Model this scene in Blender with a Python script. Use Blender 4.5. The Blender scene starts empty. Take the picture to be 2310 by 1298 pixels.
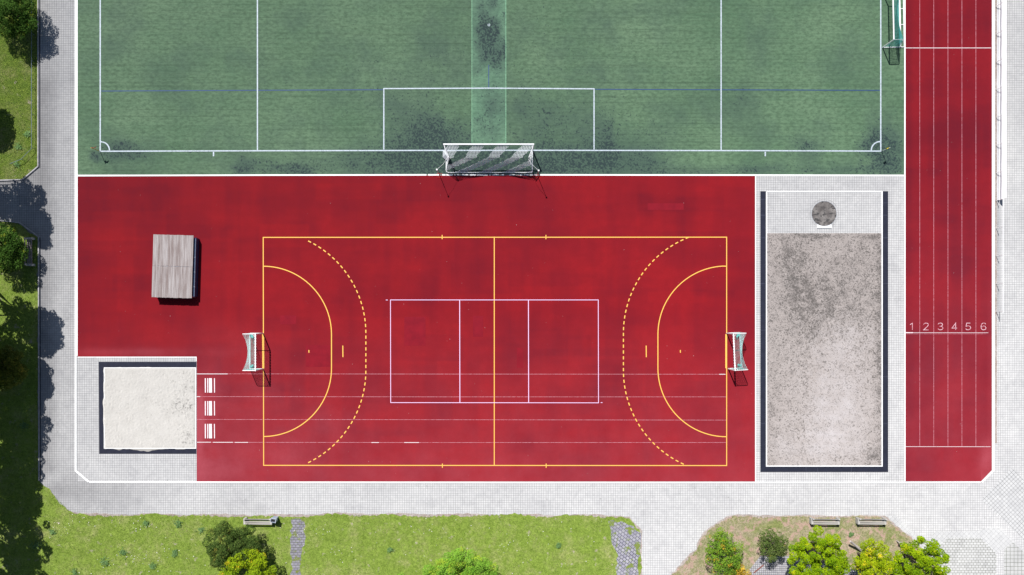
import bpy, math, random
import numpy as np
from mathutils import Vector
from mathutils.geometry import tessellate_polygon
random.seed(7)
R = np.random.default_rng(11)
S = bpy.context.scene
COL = S.collection
PPM = 26.15            # photo pixels per metre on the ground
NX, NY = 1148.0, 700.0 # foot of the camera's plumb line
H = 68.0

def P(px, py, z=None):
    v = ((px - NX) / PPM, (NY - py) / PPM)
    return v if z is None else (v[0], v[1], z)
def G(px, py, z):
    """ground x, y of a point at height z that shows at px, py"""
    k = (H - z) / H
    return ((px - NX) / PPM * k, (NY - py) / PPM * k)

# ---------------------------------------------------------------- materials
def lin(c):
    return tuple(((v / 255) / 12.92 if v / 255 <= 0.04045 else ((v / 255 + 0.055) / 1.055) ** 2.4) for v in c)
class Mat:
    def __init__(s, name, rough=0.8, spec=0.3, drough=0.0):
        s.m = bpy.data.materials.new(name); s.m.use_nodes = True
        s.nt = s.m.node_tree; s.b = s.nt.nodes['Principled BSDF']
        s.b.inputs['Roughness'].default_value = rough
        s.b.inputs['Specular IOR Level'].default_value = spec
        if 'Diffuse Roughness' in s.b.inputs: s.b.inputs['Diffuse Roughness'].default_value = drough
        s.tc = s.nt.nodes.new('ShaderNodeTexCoord')
        s.co = s.tc.outputs['Object']
    def n(s, t, **k):
        x = s.nt.nodes.new(t)
        for a, v in k.items(): setattr(x, a, v)
        return x
    def l(s, a, b): s.nt.links.new(a, b)
    def put(s, sock, v):
        if isinstance(v, bpy.types.NodeSocket): s.l(v, sock)
        elif isinstance(v, (tuple, list)) and len(v) == 3 and sock.type == 'RGBA': sock.default_value = (*v, 1)
        else: sock.default_value = v
    def map(s, scale=(1, 1, 1), rot=0.0, loc=(0, 0, 0)):
        m = s.n('ShaderNodeMapping'); m.inputs['Scale'].default_value = scale
        m.inputs['Rotation'].default_value = (0, 0, rot); m.inputs['Location'].default_value = loc
        s.l(s.co, m.inputs['Vector']); return m.outputs[0]
    def noise(s, scale, detail=3, vec=None, rough=0.55, dist=0.0):
        x = s.n('ShaderNodeTexNoise'); x.inputs['Scale'].default_value = scale
        x.inputs['Detail'].default_value = detail; x.inputs['Roughness'].default_value = rough
        x.inputs['Distortion'].default_value = dist
        s.l(vec or s.co, x.inputs['Vector']); return x.outputs['Fac']
    def rng(s, v, a, b, c=0.0, d=1.0):
        x = s.n('ShaderNodeMapRange'); x.clamp = True
        s.put(x.inputs[0], v)
        for i, q in zip((1, 2, 3, 4), (a, b, c, d)): s.put(x.inputs[i], q)
        return x.outputs[0]
    def math(s, op, a, b=0.0):
        x = s.n('ShaderNodeMath', operation=op); s.put(x.inputs[0], a); s.put(x.inputs[1], b); return x.outputs[0]
    def mix(s, f, a, b, mode='MIX'):
        x = s.n('ShaderNodeMix', data_type='RGBA', blend_type=mode)
        s.put(x.inputs[0], f); s.put(x.inputs[6], a); s.put(x.inputs[7], b); return x.outputs[2]
    def attr(s, name):
        x = s.n('ShaderNodeAttribute'); x.attribute_name = name; return x.outputs['Fac']
    def base(s, c): s.put(s.b.inputs['Base Color'], c)
    def bump(s, h, strength=0.5, dist=0.02):
        x = s.n('ShaderNodeBump'); x.inputs['Strength'].default_value = strength
        x.inputs['Distance'].default_value = dist
        s.l(h, x.inputs['Height']); s.l(x.outputs[0], s.b.inputs['Normal'])

def plain(name, col, rough=0.6, spec=0.3, var=0.12, scale=6.0, metal=0.0):
    m = Mat(name, rough, spec)
    n = m.noise(scale, 4)
    m.base(m.mix(m.rng(n, 0.3, 0.7), tuple(c * (1 - var) for c in col), tuple(min(1, c * (1 + var)) for c in col)))
    m.b.inputs['Metallic'].default_value = metal
    m.bump(m.noise(scale * 6, 2), 0.15, 0.004)
    return m.m

def pavers(name, a, b, joint, w=0.2, h=0.2, off=0.0, rot=0.0, mortar=0.008, grime=0.5, moss=None, aged=False):
    m = Mat(name, 0.85, 0.2, 1.0)
    vec = m.map((1, 1, 1), rot)
    br = m.n('ShaderNodeTexBrick'); br.offset = off; br.offset_frequency = 2; br.squash = 1.0
    m.l(vec, br.inputs['Vector'])
    br.inputs['Scale'].default_value = 1.0; br.inputs['Brick Width'].default_value = w
    br.inputs['Row Height'].default_value = h; br.inputs['Mortar Size'].default_value = mortar
    br.inputs['Mortar Smooth'].default_value = 0.3; br.inputs['Bias'].default_value = -0.1
    m.put(br.inputs['Color1'], a); m.put(br.inputs['Color2'], b)
    jf = m.rng(m.noise(0.45, 3), 0.30, 0.75, 0.0, 0.75)
    m.put(br.inputs['Mortar'], m.mix(jf, joint, tuple((j + x) / 2.0 for j, x in zip(joint, a))))
    c = br.outputs['Color']
    big = m.rng(m.noise(0.22, 4, rough=0.6), 0.3, 0.72)
    c = m.mix(m.math('MULTIPLY', big, grime), c, (0.72, 0.72, 0.74), 'MULTIPLY')
    mid = m.rng(m.noise(1.6, 5, rough=0.7), 0.42, 0.75)
    c = m.mix(m.math('MULTIPLY', mid, 0.30), c, (0.62, 0.62, 0.64), 'MULTIPLY')
    cl = m.rng(m.noise(0.55, 3, m.map((1, 1, 1), 0, (13, 5, 0)), 0.6), 0.56, 0.74)
    c = m.mix(m.math('MULTIPLY', cl, 0.35), c, (0.68, 0.68, 0.70), 'MULTIPLY')
    sp = m.rng(m.noise(5, 2), 0.68, 0.75)
    c = m.mix(m.math('MULTIPLY', sp, 0.4), c, (0.12, 0.12, 0.10))
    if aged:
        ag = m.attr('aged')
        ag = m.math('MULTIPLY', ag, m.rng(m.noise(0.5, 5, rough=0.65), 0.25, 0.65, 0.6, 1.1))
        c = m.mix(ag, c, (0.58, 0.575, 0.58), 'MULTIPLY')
    if moss:
        mm = m.rng(m.noise(1.1, 5, rough=0.7), moss[1], moss[1] + 0.06)
        c = m.mix(mm, c, m.mix(m.noise(14, 2), tuple(x * 0.6 for x in moss[0]), moss[0]))
    m.base(c)
    m.bump(m.math('ADD', m.math('MULTIPLY', br.outputs['Fac'], -1.0), m.math('MULTIPLY', m.noise(30, 2), 0.5)), 0.5, 0.006)
    return m.m

PAVE = pavers('concrete_pavers', (0.605, 0.60, 0.592), (0.55, 0.547, 0.543), (0.20, 0.20, 0.205), mortar=0.013, aged=True)
PAVE_D = pavers('diagonal_pavers', (0.56, 0.56, 0.555), (0.50, 0.50, 0.50), (0.14, 0.14, 0.14), w=0.27, h=0.27, rot=0.80, mortar=0.015, grime=0.4)
PAVE_S = pavers('strip_pavers', (0.54, 0.54, 0.535), (0.49, 0.49, 0.49), (0.20, 0.20, 0.20), w=0.3, h=0.3, rot=0.785, mortar=0.008, grime=0.25)
PAVE_B = pavers('brick_bond_pavers', (0.54, 0.54, 0.53), (0.47, 0.47, 0.46), (0.12, 0.125, 0.10), w=0.30, h=0.22, off=0.5, mortar=0.020, grime=0.35)
PAVE_Q = pavers('square_slabs', (0.50, 0.50, 0.49), (0.46, 0.46, 0.45), (0.12, 0.13, 0.10), w=0.33, h=0.33, mortar=0.02, grime=0.4)
PAVE_T = pavers('terrace_cobbles', (0.46, 0.45, 0.46), (0.36, 0.35, 0.37), (0.06, 0.06, 0.08), w=0.17, h=0.17, mortar=0.02, grime=0.4)
SETTS = pavers('grey_setts', (0.34, 0.33, 0.37), (0.24, 0.23, 0.28), (0.07, 0.07, 0.06), w=0.34, h=0.22, off=0.5, mortar=0.025, grime=0.4, moss=((0.22, 0.26, 0.06), 0.53))
HEX = pavers('diagonal_setts', (0.40, 0.39, 0.43), (0.28, 0.27, 0.33), (0.06, 0.06, 0.09), w=0.30, h=0.26, off=0.5, rot=0.7, mortar=0.028, grime=0.35, moss=((0.22, 0.28, 0.06), 0.53))

def rubber_red(name, base, dark, dusty_lit, seam=True):
    m = Mat(name, 0.85, 0.12, 1.0)
    tone, dust = m.attr('tone'), m.attr('dust')
    blk = m.math('ADD', m.math('ADD', m.noise(0.35, 3, m.map((1, 0.25, 1))), m.noise(0.35, 3, m.map((0.3, 1, 1), 0, (9, 3, 0)))), m.noise(0.16, 4))
    f = m.rng(m.math('ADD', blk, tone), 1.25, 1.95)
    c = m.mix(f, base, dark)
    c = m.mix(m.math('MULTIPLY', m.rng(m.noise(1.3, 4, rough=0.7), 0.35, 0.7), 0.35), c, tuple(x * 0.72 for x in base))
    d = m.math('MULTIPLY', dust, m.rng(m.noise(0.45, 5, rough=0.65), 0.25, 0.72, 0.45, 1.2))  # paler rubber: dusted spots and painted sun backscatter together
    c = m.mix(m.math('MINIMUM', d, 0.9), c, dusty_lit)
    gr = m.noise(55, 2, rough=0.8)
    c = m.mix(m.rng(gr, 0.3, 0.7, 0, 0.35), c, tuple(x * 0.45 for x in base))
    spk = m.rng(m.noise(7, 1, m.map((1, 1, 1), 0, (5, 7, 0))), 0.80, 0.83)
    c = m.mix(m.math('MULTIPLY', spk, 0.6), c, (0.5, 0.4, 0.4))
    m.base(c); m.bump(m.noise(40, 3), 0.35, 0.004)
    return m.m
RED = rubber_red('red_rubber', (0.330, 0.0110, 0.0180), (0.190, 0.0080, 0.0190), (0.42, 0.080, 0.105))
REDT = rubber_red('red_track_rubber', (0.275, 0.0108, 0.0200), (0.160, 0.0085, 0.0205), (0.38, 0.066, 0.088))
PATCH = plain('repair_rubber', (0.185, 0.007, 0.015), 0.85, 0.1, 0.15, 3)

def turf(name, g1, g2, dark):
    m = Mat(name, 0.75, 0.15, 0.8)
    w = m.attr('wear')
    streak = m.noise(1.0, 4, m.map((0.05, 5.0, 1)), 0.7)
    big = m.noise(0.13, 4, rough=0.6)
    f = m.rng(m.math('ADD', m.math('MULTIPLY', streak, 0.5), m.math('MULTIPLY', big, 0.9)), 0.5, 0.95)
    c = m.mix(f, g1, g2)
    c = m.mix(m.rng(m.noise(4.2, 3, m.map((0.6, 1, 1)), 0.7), 0.38, 0.66, 0, 0.60), c, tuple(x * 0.5 for x in g1))
    grey = m.rng(m.math('ADD', m.math('MULTIPLY', m.noise(0.22, 4, m.map((1, 1, 1), 0, (4, 8, 0)), 0.6), 1.0), m.math('MULTIPLY', w, 0.55)), 0.48, 0.82, 0, 0.68)
    c = m.mix(grey, c, (0.058, 0.098, 0.080))
    ls = m.rng(m.noise(1.0, 3, m.map((0.04, 6.5, 1), 0, (0, 3, 0)), 0.7), 0.54, 0.68)
    c = m.mix(m.math('MULTIPLY', ls, 0.36), c, tuple(x * 0.4 for x in g1))
    n1 = m.noise(2.3, 3, m.map((1, .8, 1)), 0.75, 1.8)
    n3 = m.noise(6.0, 2, m.map((1, 1, 1), 0.5, (3, 3, 0)), 0.6)
    n2 = m.noise(0.7, 4, rough=0.65)
    ww = m.math('ADD', m.math('MULTIPLY', w, 1.0), m.math('MULTIPLY', m.rng(n2, 0.5, 0.8), 0.12))
    nn = m.rng(m.math('ADD', m.math('MULTIPLY', n1, 0.5), m.math('MULTIPLY', n3, 0.5)), 0.34, 0.66)
    thr = m.math('SUBTRACT', 0.98, m.math('MULTIPLY', m.math('POWER', ww, 0.7), 0.58))
    k = m.rng(nn, m.math('SUBTRACT', thr, 0.08), m.math('ADD', thr, 0.16))
    c = m.mix(m.math('MULTIPLY', ww, 0.34), c, (0.060, 0.100, 0.085))
    c = m.mix(m.math('MULTIPLY', k, 0.88), c, dark)
    m.base(c); m.bump(m.noise(45, 3, rough=0.7), 0.8, 0.012)
    return m.m
TURF = turf('artificial_turf', (0.098, 0.184, 0.105), (0.170, 0.268, 0.160), (0.026, 0.045, 0.048))
TURF_S = turf('newer_turf', (0.135, 0.270, 0.170), (0.205, 0.350, 0.225), (0.024, 0.042, 0.046))

def paint(name, col, under, wear=0.55, amount=0.6, scale=9):
    m = Mat(name, 0.6, 0.3)
    f = m.rng(m.noise(scale, 5, rough=0.75), wear, wear + 0.12)
    f2 = m.rng(m.noise(0.5, 2), 0.3, 0.7, 0.5, 1.0)
    m.base(m.mix(m.math('MULTIPLY', m.math('MULTIPLY', f, f2), amount), col, under)); return m.m
W_TURF = paint('white_turf_line', (0.46, 0.52, 0.59), (0.13, 0.19, 0.17), 0.48, 0.7, 12)
B_TURF = paint('blue_turf_line', (0.020, 0.055, 0.150), (0.04, 0.10, 0.09), 0.55, 0.6)
YEL = paint('yellow_court_line', (0.78, 0.46, 0.09), (0.45, 0.08, 0.03), 0.60, 0.5)
LILAC = paint('pale_court_line', (0.74, 0.52, 0.76), (0.4, 0.1, 0.12), 0.62, 0.4)
THIN = paint('worn_lane_line', (0.60, 0.28, 0.33), (0.36, 0.03, 0.05), 0.46, 0.8, 6)
THINW = paint('bright_lane_line', (0.76, 0.66, 0.68), (0.4, 0.10, 0.10), 0.55, 0.5, 6)
NUMB = paint('worn_number_paint', (0.66, 0.42, 0.47), (0.36, 0.05, 0.07), 0.47, 0.85, 7)
KERB = plain('white_kerb', (0.80, 0.80, 0.79), 0.7, 0.2, 0.06, 2)
KERB_G = plain('grey_kerb', (0.33, 0.32, 0.33), 0.85, 0.2, 0.25, 3)
NAVY = plain('navy_rubber_mat', (0.020, 0.022, 0.037), 0.8, 0.15, 0.15, 3)
RUSTY = plain('red_brown_edging', (0.22, 0.07, 0.05), 0.8, 0.2, 0.3, 8)
WHITE = plain('white_painted_metal', (0.80, 0.80, 0.80), 0.4, 0.5, 0.03, 3)
DARKM = plain('dark_metal', (0.04, 0.045, 0.06), 0.5, 0.4, 0.2, 5)
STEEL = plain('galvanised_steel', (0.50, 0.54, 0.60), 0.4, 0.5, 0.12, 8, 0.4)
TEAL = plain('teal_net_cord', (0.10, 0.42, 0.38), 0.7, 0.2, 0.1, 3)
TEALW = plain('pale_teal_net_cord', (0.42, 0.66, 0.64), 0.7, 0.2, 0.1, 3)
WCORD = plain('white_net_cord', (0.78, 0.80, 0.82), 0.7, 0.2, 0.05, 3)
DCORD = plain('dark_net_cord', (0.03, 0.06, 0.045), 0.7, 0.2, 0.1, 3)
YEL_F = plain('yellow_flag_cloth', (0.75, 0.62, 0.03), 0.7, 0.1, 0.05, 3)
ORA_F = plain('orange_white_flag_cloth', (0.80, 0.42, 0.28), 0.7, 0.1, 0.3, 14)
YEL_P = plain('yellow_pole', (0.75, 0.48, 0.05), 0.5, 0.3, 0.05, 3)
REDP = plain('red_painted_metal', (0.55, 0.04, 0.03), 0.5, 0.4, 0.1, 6)
BLUE_M = plain('blue_mat_vinyl', (0.010, 0.030, 0.080), 0.6, 0.3, 0.15, 4)
VINYL = plain('white_banner_vinyl', (0.88, 0.89, 0.90), 0.6, 0.3, 0.02, 1)
BINM = plain('blue_grey_bin_steel', (0.36, 0.42, 0.52), 0.45, 0.5, 0.1, 6, 0.2)
BLACK = plain('bin_interior', (0.02, 0.02, 0.025), 0.8, 0.2, 0.3, 6)
CONC = plain('bench_concrete', (0.40, 0.385, 0.36), 0.85, 0.2, 0.25, 9)

def wood(name, a, b, axis=0, plank=0.14, gap=(0.10, 0.08, 0.08)):
    m = Mat(name, 0.8, 0.2)
    sc = (20, 0.6, 1) if axis == 0 else (0.5, 12, 1)
    g = m.noise(1.0, 5, m.map(sc), 0.7)
    big = m.noise(1.0, 3, m.map((4.2, 0.35, 1) if axis == 0 else (0.35, 4.2, 1), 0, (3, 1, 0)))
    c = m.mix(m.rng(m.math('ADD', m.math('MULTIPLY', g, 0.5), m.math('MULTIPLY', big, 0.5)), 0.36, 0.64), a, b)
    c = m.mix(m.math('MULTIPLY', m.rng(m.noise(22, 3), 0.62, 0.72), 0.5), c, gap)
    m.base(c); m.bump(g, 0.4, 0.006); return m.m
PLANK = wood('weathered_boards', (0.17, 0.125, 0.115), (0.40, 0.37, 0.365), 0)
BENCHW = wood('bench_slats', (0.27, 0.25, 0.22), (0.44, 0.42, 0.39), 1)
BENCHD = wood('old_bench_slats', (0.16, 0.13, 0.13), (0.30, 0.27, 0.27), 0)
LOGM = wood('grey_log', (0.30, 0.26, 0.24), (0.50, 0.46, 0.44), 0)
BARK = wood('tree_bark', (0.07, 0.055, 0.04), (0.16, 0.13, 0.10), 0)

def lawn(name, ga, gb, dry, dry_lo, soil=(0.42, 0.36, 0.30), soil_lo=0.66):
    m = Mat(name, 0.85, 0.1, 1.0)
    c = m.mix(m.rng(m.noise(2.2, 6, rough=0.75), 0.32, 0.68), ga, gb)
    c = m.mix(m.rng(m.noise(0.5, 5, rough=0.7), dry_lo, dry_lo + 0.22), c, dry)
    c = m.mix(m.rng(m.noise(6.5, 6, rough=0.85), 0.42, 0.62, 0, 0.7), c, tuple(x * 0.45 for x in ga))
    c = m.mix(m.rng(m.noise(0.9, 5, m.map((1, 1, 1), 0, (2, 17, 0)), 0.75), 0.56, 0.68, 0, 0.55), c, tuple(x * 0.62 for x in ga))
    c = m.mix(m.math('MULTIPLY', m.rng(m.noise(1.7, 3, m.map((1, 1, 1), 0, (31, 7, 0))), soil_lo, soil_lo + 0.07), 0.7), c, soil)
    m.base(c); m.bump(m.noise(22, 4, rough=0.75), 1.0, 0.035); return m.m
LAWN = lawn('mown_grass', (0.165, 0.250, 0.034), (0.300, 0.400, 0.075), (0.40, 0.40, 0.17), 0.50, soil_lo=.64)
LAWN_L = lawn('rough_grass', (0.095, 0.170, 0.024), (0.220, 0.290, 0.045), (0.30, 0.29, 0.12), 0.48)
LAWN_D = lawn('dry_grass', (0.17, 0.22, 0.06), (0.29, 0.29, 0.12), (0.44, 0.35, 0.27), 0.36, (0.44, 0.285, 0.255), 0.52)
SOIL = lawn('sandy_soil', (0.36, 0.29, 0.25), (0.46, 0.40, 0.37), (0.50, 0.46, 0.44), 0.4, (0.3, 0.2, 0.17), 0.6)
GROUND = lawn('far_meadow', (0.07, 0.13, 0.025), (0.12, 0.18, 0.04), (0.2, 0.2, 0.08), 0.5)

def blades(name, a, b, c3):
    m = Mat(name, 0.7, 0.15)
    t = m.attr('tint')
    c = m.mix(t, a, b); c = m.mix(m.rng(m.noise(0.6, 4), 0.5, 0.7), c, c3)
    m.base(c); return m.m
BLADE = blades('grass_blades', (0.15, 0.25, 0.030), (0.36, 0.46, 0.085), (0.42, 0.42, 0.18))
BLADE_D = blades('dry_grass_blades', (0.19, 0.25, 0.06), (0.36, 0.36, 0.16), (0.46, 0.38, 0.29))

def leafmat(name, a, b, c3=None, amt=0.0, tr=0.25):
    m = Mat(name, 0.75, 0.06)
    t = m.attr('tint')
    c = m.mix(t, a, b)
    if c3:
        k = m.rng(m.noise(1.3, 3), 0.62 - amt, 0.66 - amt)
        c = m.mix(m.math('MULTIPLY', k, m.rng(t, 0.15, 0.5)), c, c3)
    m.base(c)
    ts = m.n('ShaderNodeBsdfTranslucent'); m.l(c, ts.inputs['Color'])
    mx = m.n('ShaderNodeMixShader'); mx.inputs[0].default_value = tr * .6
    out = [n for n in m.nt.nodes if n.type == 'OUTPUT_MATERIAL'][0]
    m.l(m.b.outputs[0], mx.inputs[1]); m.l(ts.outputs[0], mx.inputs[2]); m.l(mx.outputs[0], out.inputs[0])
    return m.m
LF_DARK = leafmat('dark_foliage', (0.022, 0.060, 0.008), (0.060, 0.125, 0.018), (0.16, 0.20, 0.02), 0.02)
LF_OLIVE = leafmat('olive_foliage', (0.055, 0.080, 0.012), (0.13, 0.150, 0.022), (0.24, 0.22, 0.03), 0.05)
LF_DEEP = leafmat('deep_green_foliage', (0.035, 0.070, 0.014), (0.095, 0.145, 0.030), (0.17, 0.16, 0.03), 0.04)
LF_LIME = leafmat('lime_foliage', (0.13, 0.23, 0.008), (0.33, 0.43, 0.012), (0.55, 0.46, 0.02), 0.02)
LF_MID = leafmat('fresh_foliage', (0.13, 0.30, 0.025), (0.26, 0.46, 0.055), (0.34, 0.46, 0.04), 0.08)
LF_MAPLE = leafmat('bright_maple_foliage', (0.085, 0.185, 0.003), (0.31, 0.44, 0.006), (0.46, 0.48, 0.01), 0.0)
LF_YMAPLE = leafmat('yellowing_maple_foliage', (0.12, 0.22, 0.004), (0.38, 0.46, 0.008), (0.66, 0.55, 0.02), 0.05)
LF_MIX = leafmat('turning_foliage', (0.085, 0.19, 0.02), (0.22, 0.36, 0.03), (0.50, 0.34, 0.03), 0.02)
LF_MUTE = leafmat('muted_foliage', (0.070, 0.115, 0.025), (0.15, 0.20, 0.05), (0.48, 0.32, 0.03), -0.01)
LF_GOLD = leafmat('golden_foliage', (0.25, 0.19, 0.03), (0.70, 0.45, 0.04), (0.75, 0.50, 0.04), 0.1)

def sandmat(name, a, b, dk, marks=False):
    m = Mat(name, 0.9, 0.1, 1.0)
    c = m.mix(m.rng(m.noise(1.1, 6, rough=0.7), 0.3, 0.7), a, b)
    st = m.attr('stain')
    c = m.mix(m.math('MULTIPLY', st, 0.8 if marks else 1.0), c, dk)
    if marks:
        c = m.mix(m.attr('lite'), c, (0.56, 0.53, 0.535))
        fm = m.math('ADD', m.noise(4.2, 3, rough=0.7, dist=2.0), m.math('MULTIPLY', st, 0.17))
        c = m.mix(m.math('MULTIPLY', m.rng(fm, 0.54, 0.62, 0, 0.85), m.math('SUBTRACT', 1.15, m.attr('lite'))), c, dk)
        hi = m.rng(m.noise(5.2, 3, m.map((1, 1, 1), 0, (7, 2, 0)), 0.7, 1.5), 0.58, 0.66, 0, 0.5)
        c = m.mix(hi, c, tuple(min(1, x * 1.25) for x in a))
    c = m.mix(m.rng(m.noise(20, 3, rough=0.8), 0.45, 0.75, 0, 0.3), c, dk)
    m.base(c); m.bump(m.noise(14, 5, rough=0.7), 0.22, 0.02); return m.m
SAND = sandmat('pale_sand', (0.62, 0.60, 0.565), (0.555, 0.535, 0.50), (0.20, 0.19, 0.18))
SANDS = sandmat('spilled_sand', (0.48, 0.45, 0.42), (0.38, 0.35, 0.33), (0.16, 0.15, 0.16))
DIRT = sandmat('grey_red_grit', (0.435, 0.392, 0.372), (0.355, 0.316, 0.297), (0.135, 0.122, 0.115), True)
m = Mat('old_concrete_disc', 0.7, 0.3)
c = m.mix(m.rng(m.noise(1.3, 4), 0.4, 0.6), (0.085, 0.075, 0.072), (0.19, 0.175, 0.165))
c = m.mix(m.rng(m.noise(2.6, 5, m.map((1, 1.6, 1))), 0.52, 0.60), c, (0.05, 0.048, 0.048))
m.base(m.mix(m.rng(m.noise(5, 3), 0.66, 0.7), c, (0.30, 0.28, 0.26))); DISC = m.m

# ---------------------------------------------------------------- mesh helpers
class MB:
    def __init__(s): s.v = []; s.f = []; s.mi = []; s.cur = 0
    def quad(s, *pts):
        i = len(s.v); s.v += [tuple(p) for p in pts]; s.f.append(tuple(range(i, i + len(pts)))); s.mi.append(s.cur)
    def box(s, c, size, rz=0.0, taper=1.0):
        x, y, z = size[0] / 2, size[1] / 2, size[2] / 2; i = len(s.v)
        cs, sn = math.cos(rz), math.sin(rz)
        for dz, t in ((-z, 1), (z, taper)):
            for dx, dy in ((-x, -y), (x, -y), (x, y), (-x, y)):
                a, b = dx * t, dy * t
                s.v.append((c[0] + a * cs - b * sn, c[1] + a * sn + b * cs, c[2] + dz))
        for f in ((3, 2, 1, 0), (4, 5, 6, 7), (0, 1, 5, 4), (1, 2, 6, 5), (2, 3, 7, 6), (3, 0, 4, 7)):
            s.f.append(tuple(i + k for k in f)); s.mi.append(s.cur)
    def tube(s, pts, r, n=8, cap=True):
        pts = [Vector(p) for p in pts]; rs = r if isinstance(r, (list, tuple)) else [r] * len(pts)
        rings = []
        for k, p in enumerate(pts):
            a = pts[max(0, k - 1)]; b = pts[min(len(pts) - 1, k + 1)]
            d = (b - a).normalized(); up = Vector((0, 0, 1)) if abs(d.z) < 0.9 else Vector((1, 0, 0))
            u = d.cross(up).normalized(); w = u.cross(d)
            i = len(s.v); rings.append(i)
            for j in range(n):
                t = 2 * math.pi * j / n
                s.v.append(tuple(p + (u * math.cos(t) + w * math.sin(t)) * rs[k]))
        for k in range(len(rings) - 1):
            for j in range(n):
                a, b = rings[k], rings[k + 1]; q = (j + 1) % n
                s.f.append((a + j, b + j, b + q, a + q)); s.mi.append(s.cur)
        if cap and n > 3:
            s.f.append(tuple(rings[0] + j for j in range(n))); s.mi.append(s.cur)
            s.f.append(tuple(rings[-1] + j for j in reversed(range(n)))); s.mi.append(s.cur)
    def build(s, name, mats, parent=None, loc=None, smooth=False):
        me = bpy.data.meshes.new(name)
        off = Vector(loc) if loc else Vector((0, 0, 0))
        me.from_pydata([tuple(Vector(v) - off) for v in s.v] if loc else s.v, [], s.f)
        if not isinstance(mats, (list, tuple)): mats = [mats]
        for mm in mats: me.materials.append(mm)
        me.polygons.foreach_set('material_index', s.mi)
        if smooth: me.polygons.foreach_set('use_smooth', [True] * len(me.polygons))
        me.update()
        o = bpy.data.objects.new(name, me); COL.objects.link(o)
        if loc: o.location = loc
        if parent: o.parent = parent
        return o
def tag(o, label=None, cat=None, group=None, kind=None):
    for k, v in (('label', label), ('category', cat), ('group', group), ('kind', kind)):
        if v: o[k] = v
    return o
def struct(o, label, cat): return tag(o, label, cat, kind='structure')
def empty(name, loc, rz, label, cat, group=None):
    o = bpy.data.objects.new(name, None); COL.objects.link(o); o.location = loc; o.rotation_euler = (0, 0, rz)
    o.empty_display_size = 0.3
    return tag(o, label, cat, group)
def copy_tree(o, parent=None):
    c = o.copy(); COL.objects.link(c); c.parent = parent
    for ch in [x for x in o.children]: copy_tree(ch, c)
    return c
def flat(name, pts, z, mat, parent=None, px=True):
    q = [P(*p) for p in pts] if px else pts
    vs = [Vector((a, b, z)) for a, b in q]
    tris = tessellate_polygon([vs]); fs = []
    for t in tris:
        a, b, c = (vs[i] for i in t)
        fs.append(tuple(t) if (b - a).cross(c - a).z > 0 else tuple(reversed(t)))
    me = bpy.data.meshes.new(name); me.from_pydata([tuple(v) for v in vs], [], fs); me.materials.append(mat); me.update()
    o = bpy.data.objects.new(name, me); COL.objects.link(o)
    if parent: o.parent = parent
    return o
def rect(x0, y0, x1, y1): return [(x0, y0), (x1, y0), (x1, y1), (x0, y1)]
def grid(name, rects, step, z, mat, attrs, hfun=None, parent=None):
    V = []; F = []; A = {k: [] for k in attrs}; base = 0
    for (x0, y0, x1, y1) in rects:
        nx = max(2, int(round((x1 - x0) / step)) + 1); ny = max(2, int(round((y1 - y0) / step)) + 1)
        X, Y = np.meshgrid(np.linspace(x0, x1, nx), np.linspace(y0, y1, ny))
        Z = np.full(X.shape, z) if hfun is None else hfun(X, Y)
        V.append(np.stack([(X - NX) / PPM, (NY - Y) / PPM, Z], -1).reshape(-1, 3))
        I = np.arange(nx * ny).reshape(ny, nx) + base
        F.append(np.stack([I[:-1, :-1], I[1:, :-1], I[1:, 1:], I[:-1, 1:]], -1).reshape(-1, 4))
        for k, fn in attrs.items(): A[k].append(fn(X, Y).reshape(-1))
        base += nx * ny
    V = np.concatenate(V); F = np.concatenate(F)
    me = bpy.data.meshes.new(name); me.from_pydata(V.tolist(), [], F.tolist()); me.materials.append(mat)
    for k in A:
        at = me.attributes.new(k, 'FLOAT', 'POINT'); at.data.foreach_set('value', np.concatenate(A[k]).astype(np.float32))
    if hfun is not None: me.polygons.foreach_set('use_smooth', [True] * len(me.polygons))
    me.update()
    o = bpy.data.objects.new(name, me); COL.objects.link(o)
    if parent: o.parent = parent
    return o
def gauss(lst):
    def f(X, Y):
        s = np.zeros(X.shape)
        for (cx, cy, sx, sy, a) in lst: s += a * np.exp(-((X - cx) / sx) ** 2 - ((Y - cy) / sy) ** 2)
        return s
    return f
class Lines:
    """flat painted lines: every stroke a millimetre above the one before"""
    def __init__(s, z): s.mb = MB(); s.z = z
    def line(s, pts, w, px=True, close=False):
        q = [Vector((*P(*p), 0)) if px else Vector((p[0], p[1], 0)) for p in pts]
        s.z += 0.0006; n = len(q); L = []; Rr = []
        for i, p in enumerate(q):
            a = q[i - 1] if (i > 0 or close) else p; b = q[(i + 1) % n] if (i < n - 1 or close) else p
            d1 = (p - a).normalized() if a != p else (b - p).normalized(); d2 = (b - p).normalized() if b != p else d1
            n1 = Vector((-d1.y, d1.x, 0)); n2 = Vector((-d2.y, d2.x, 0)); m = (n1 + n2)
            m = m.normalized(); k = w / 2 / max(0.3, m.dot(n1))
            L.append((p.x + m.x * k, p.y + m.y * k, s.z)); Rr.append((p.x - m.x * k, p.y - m.y * k, s.z))
        for i in range(n if close else n - 1):
            j = (i + 1) % n; s.mb.quad(Rr[i], Rr[j], L[j], L[i])
    def build(s, name, mat, parent=None): return s.mb.build(name, mat, parent)
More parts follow.
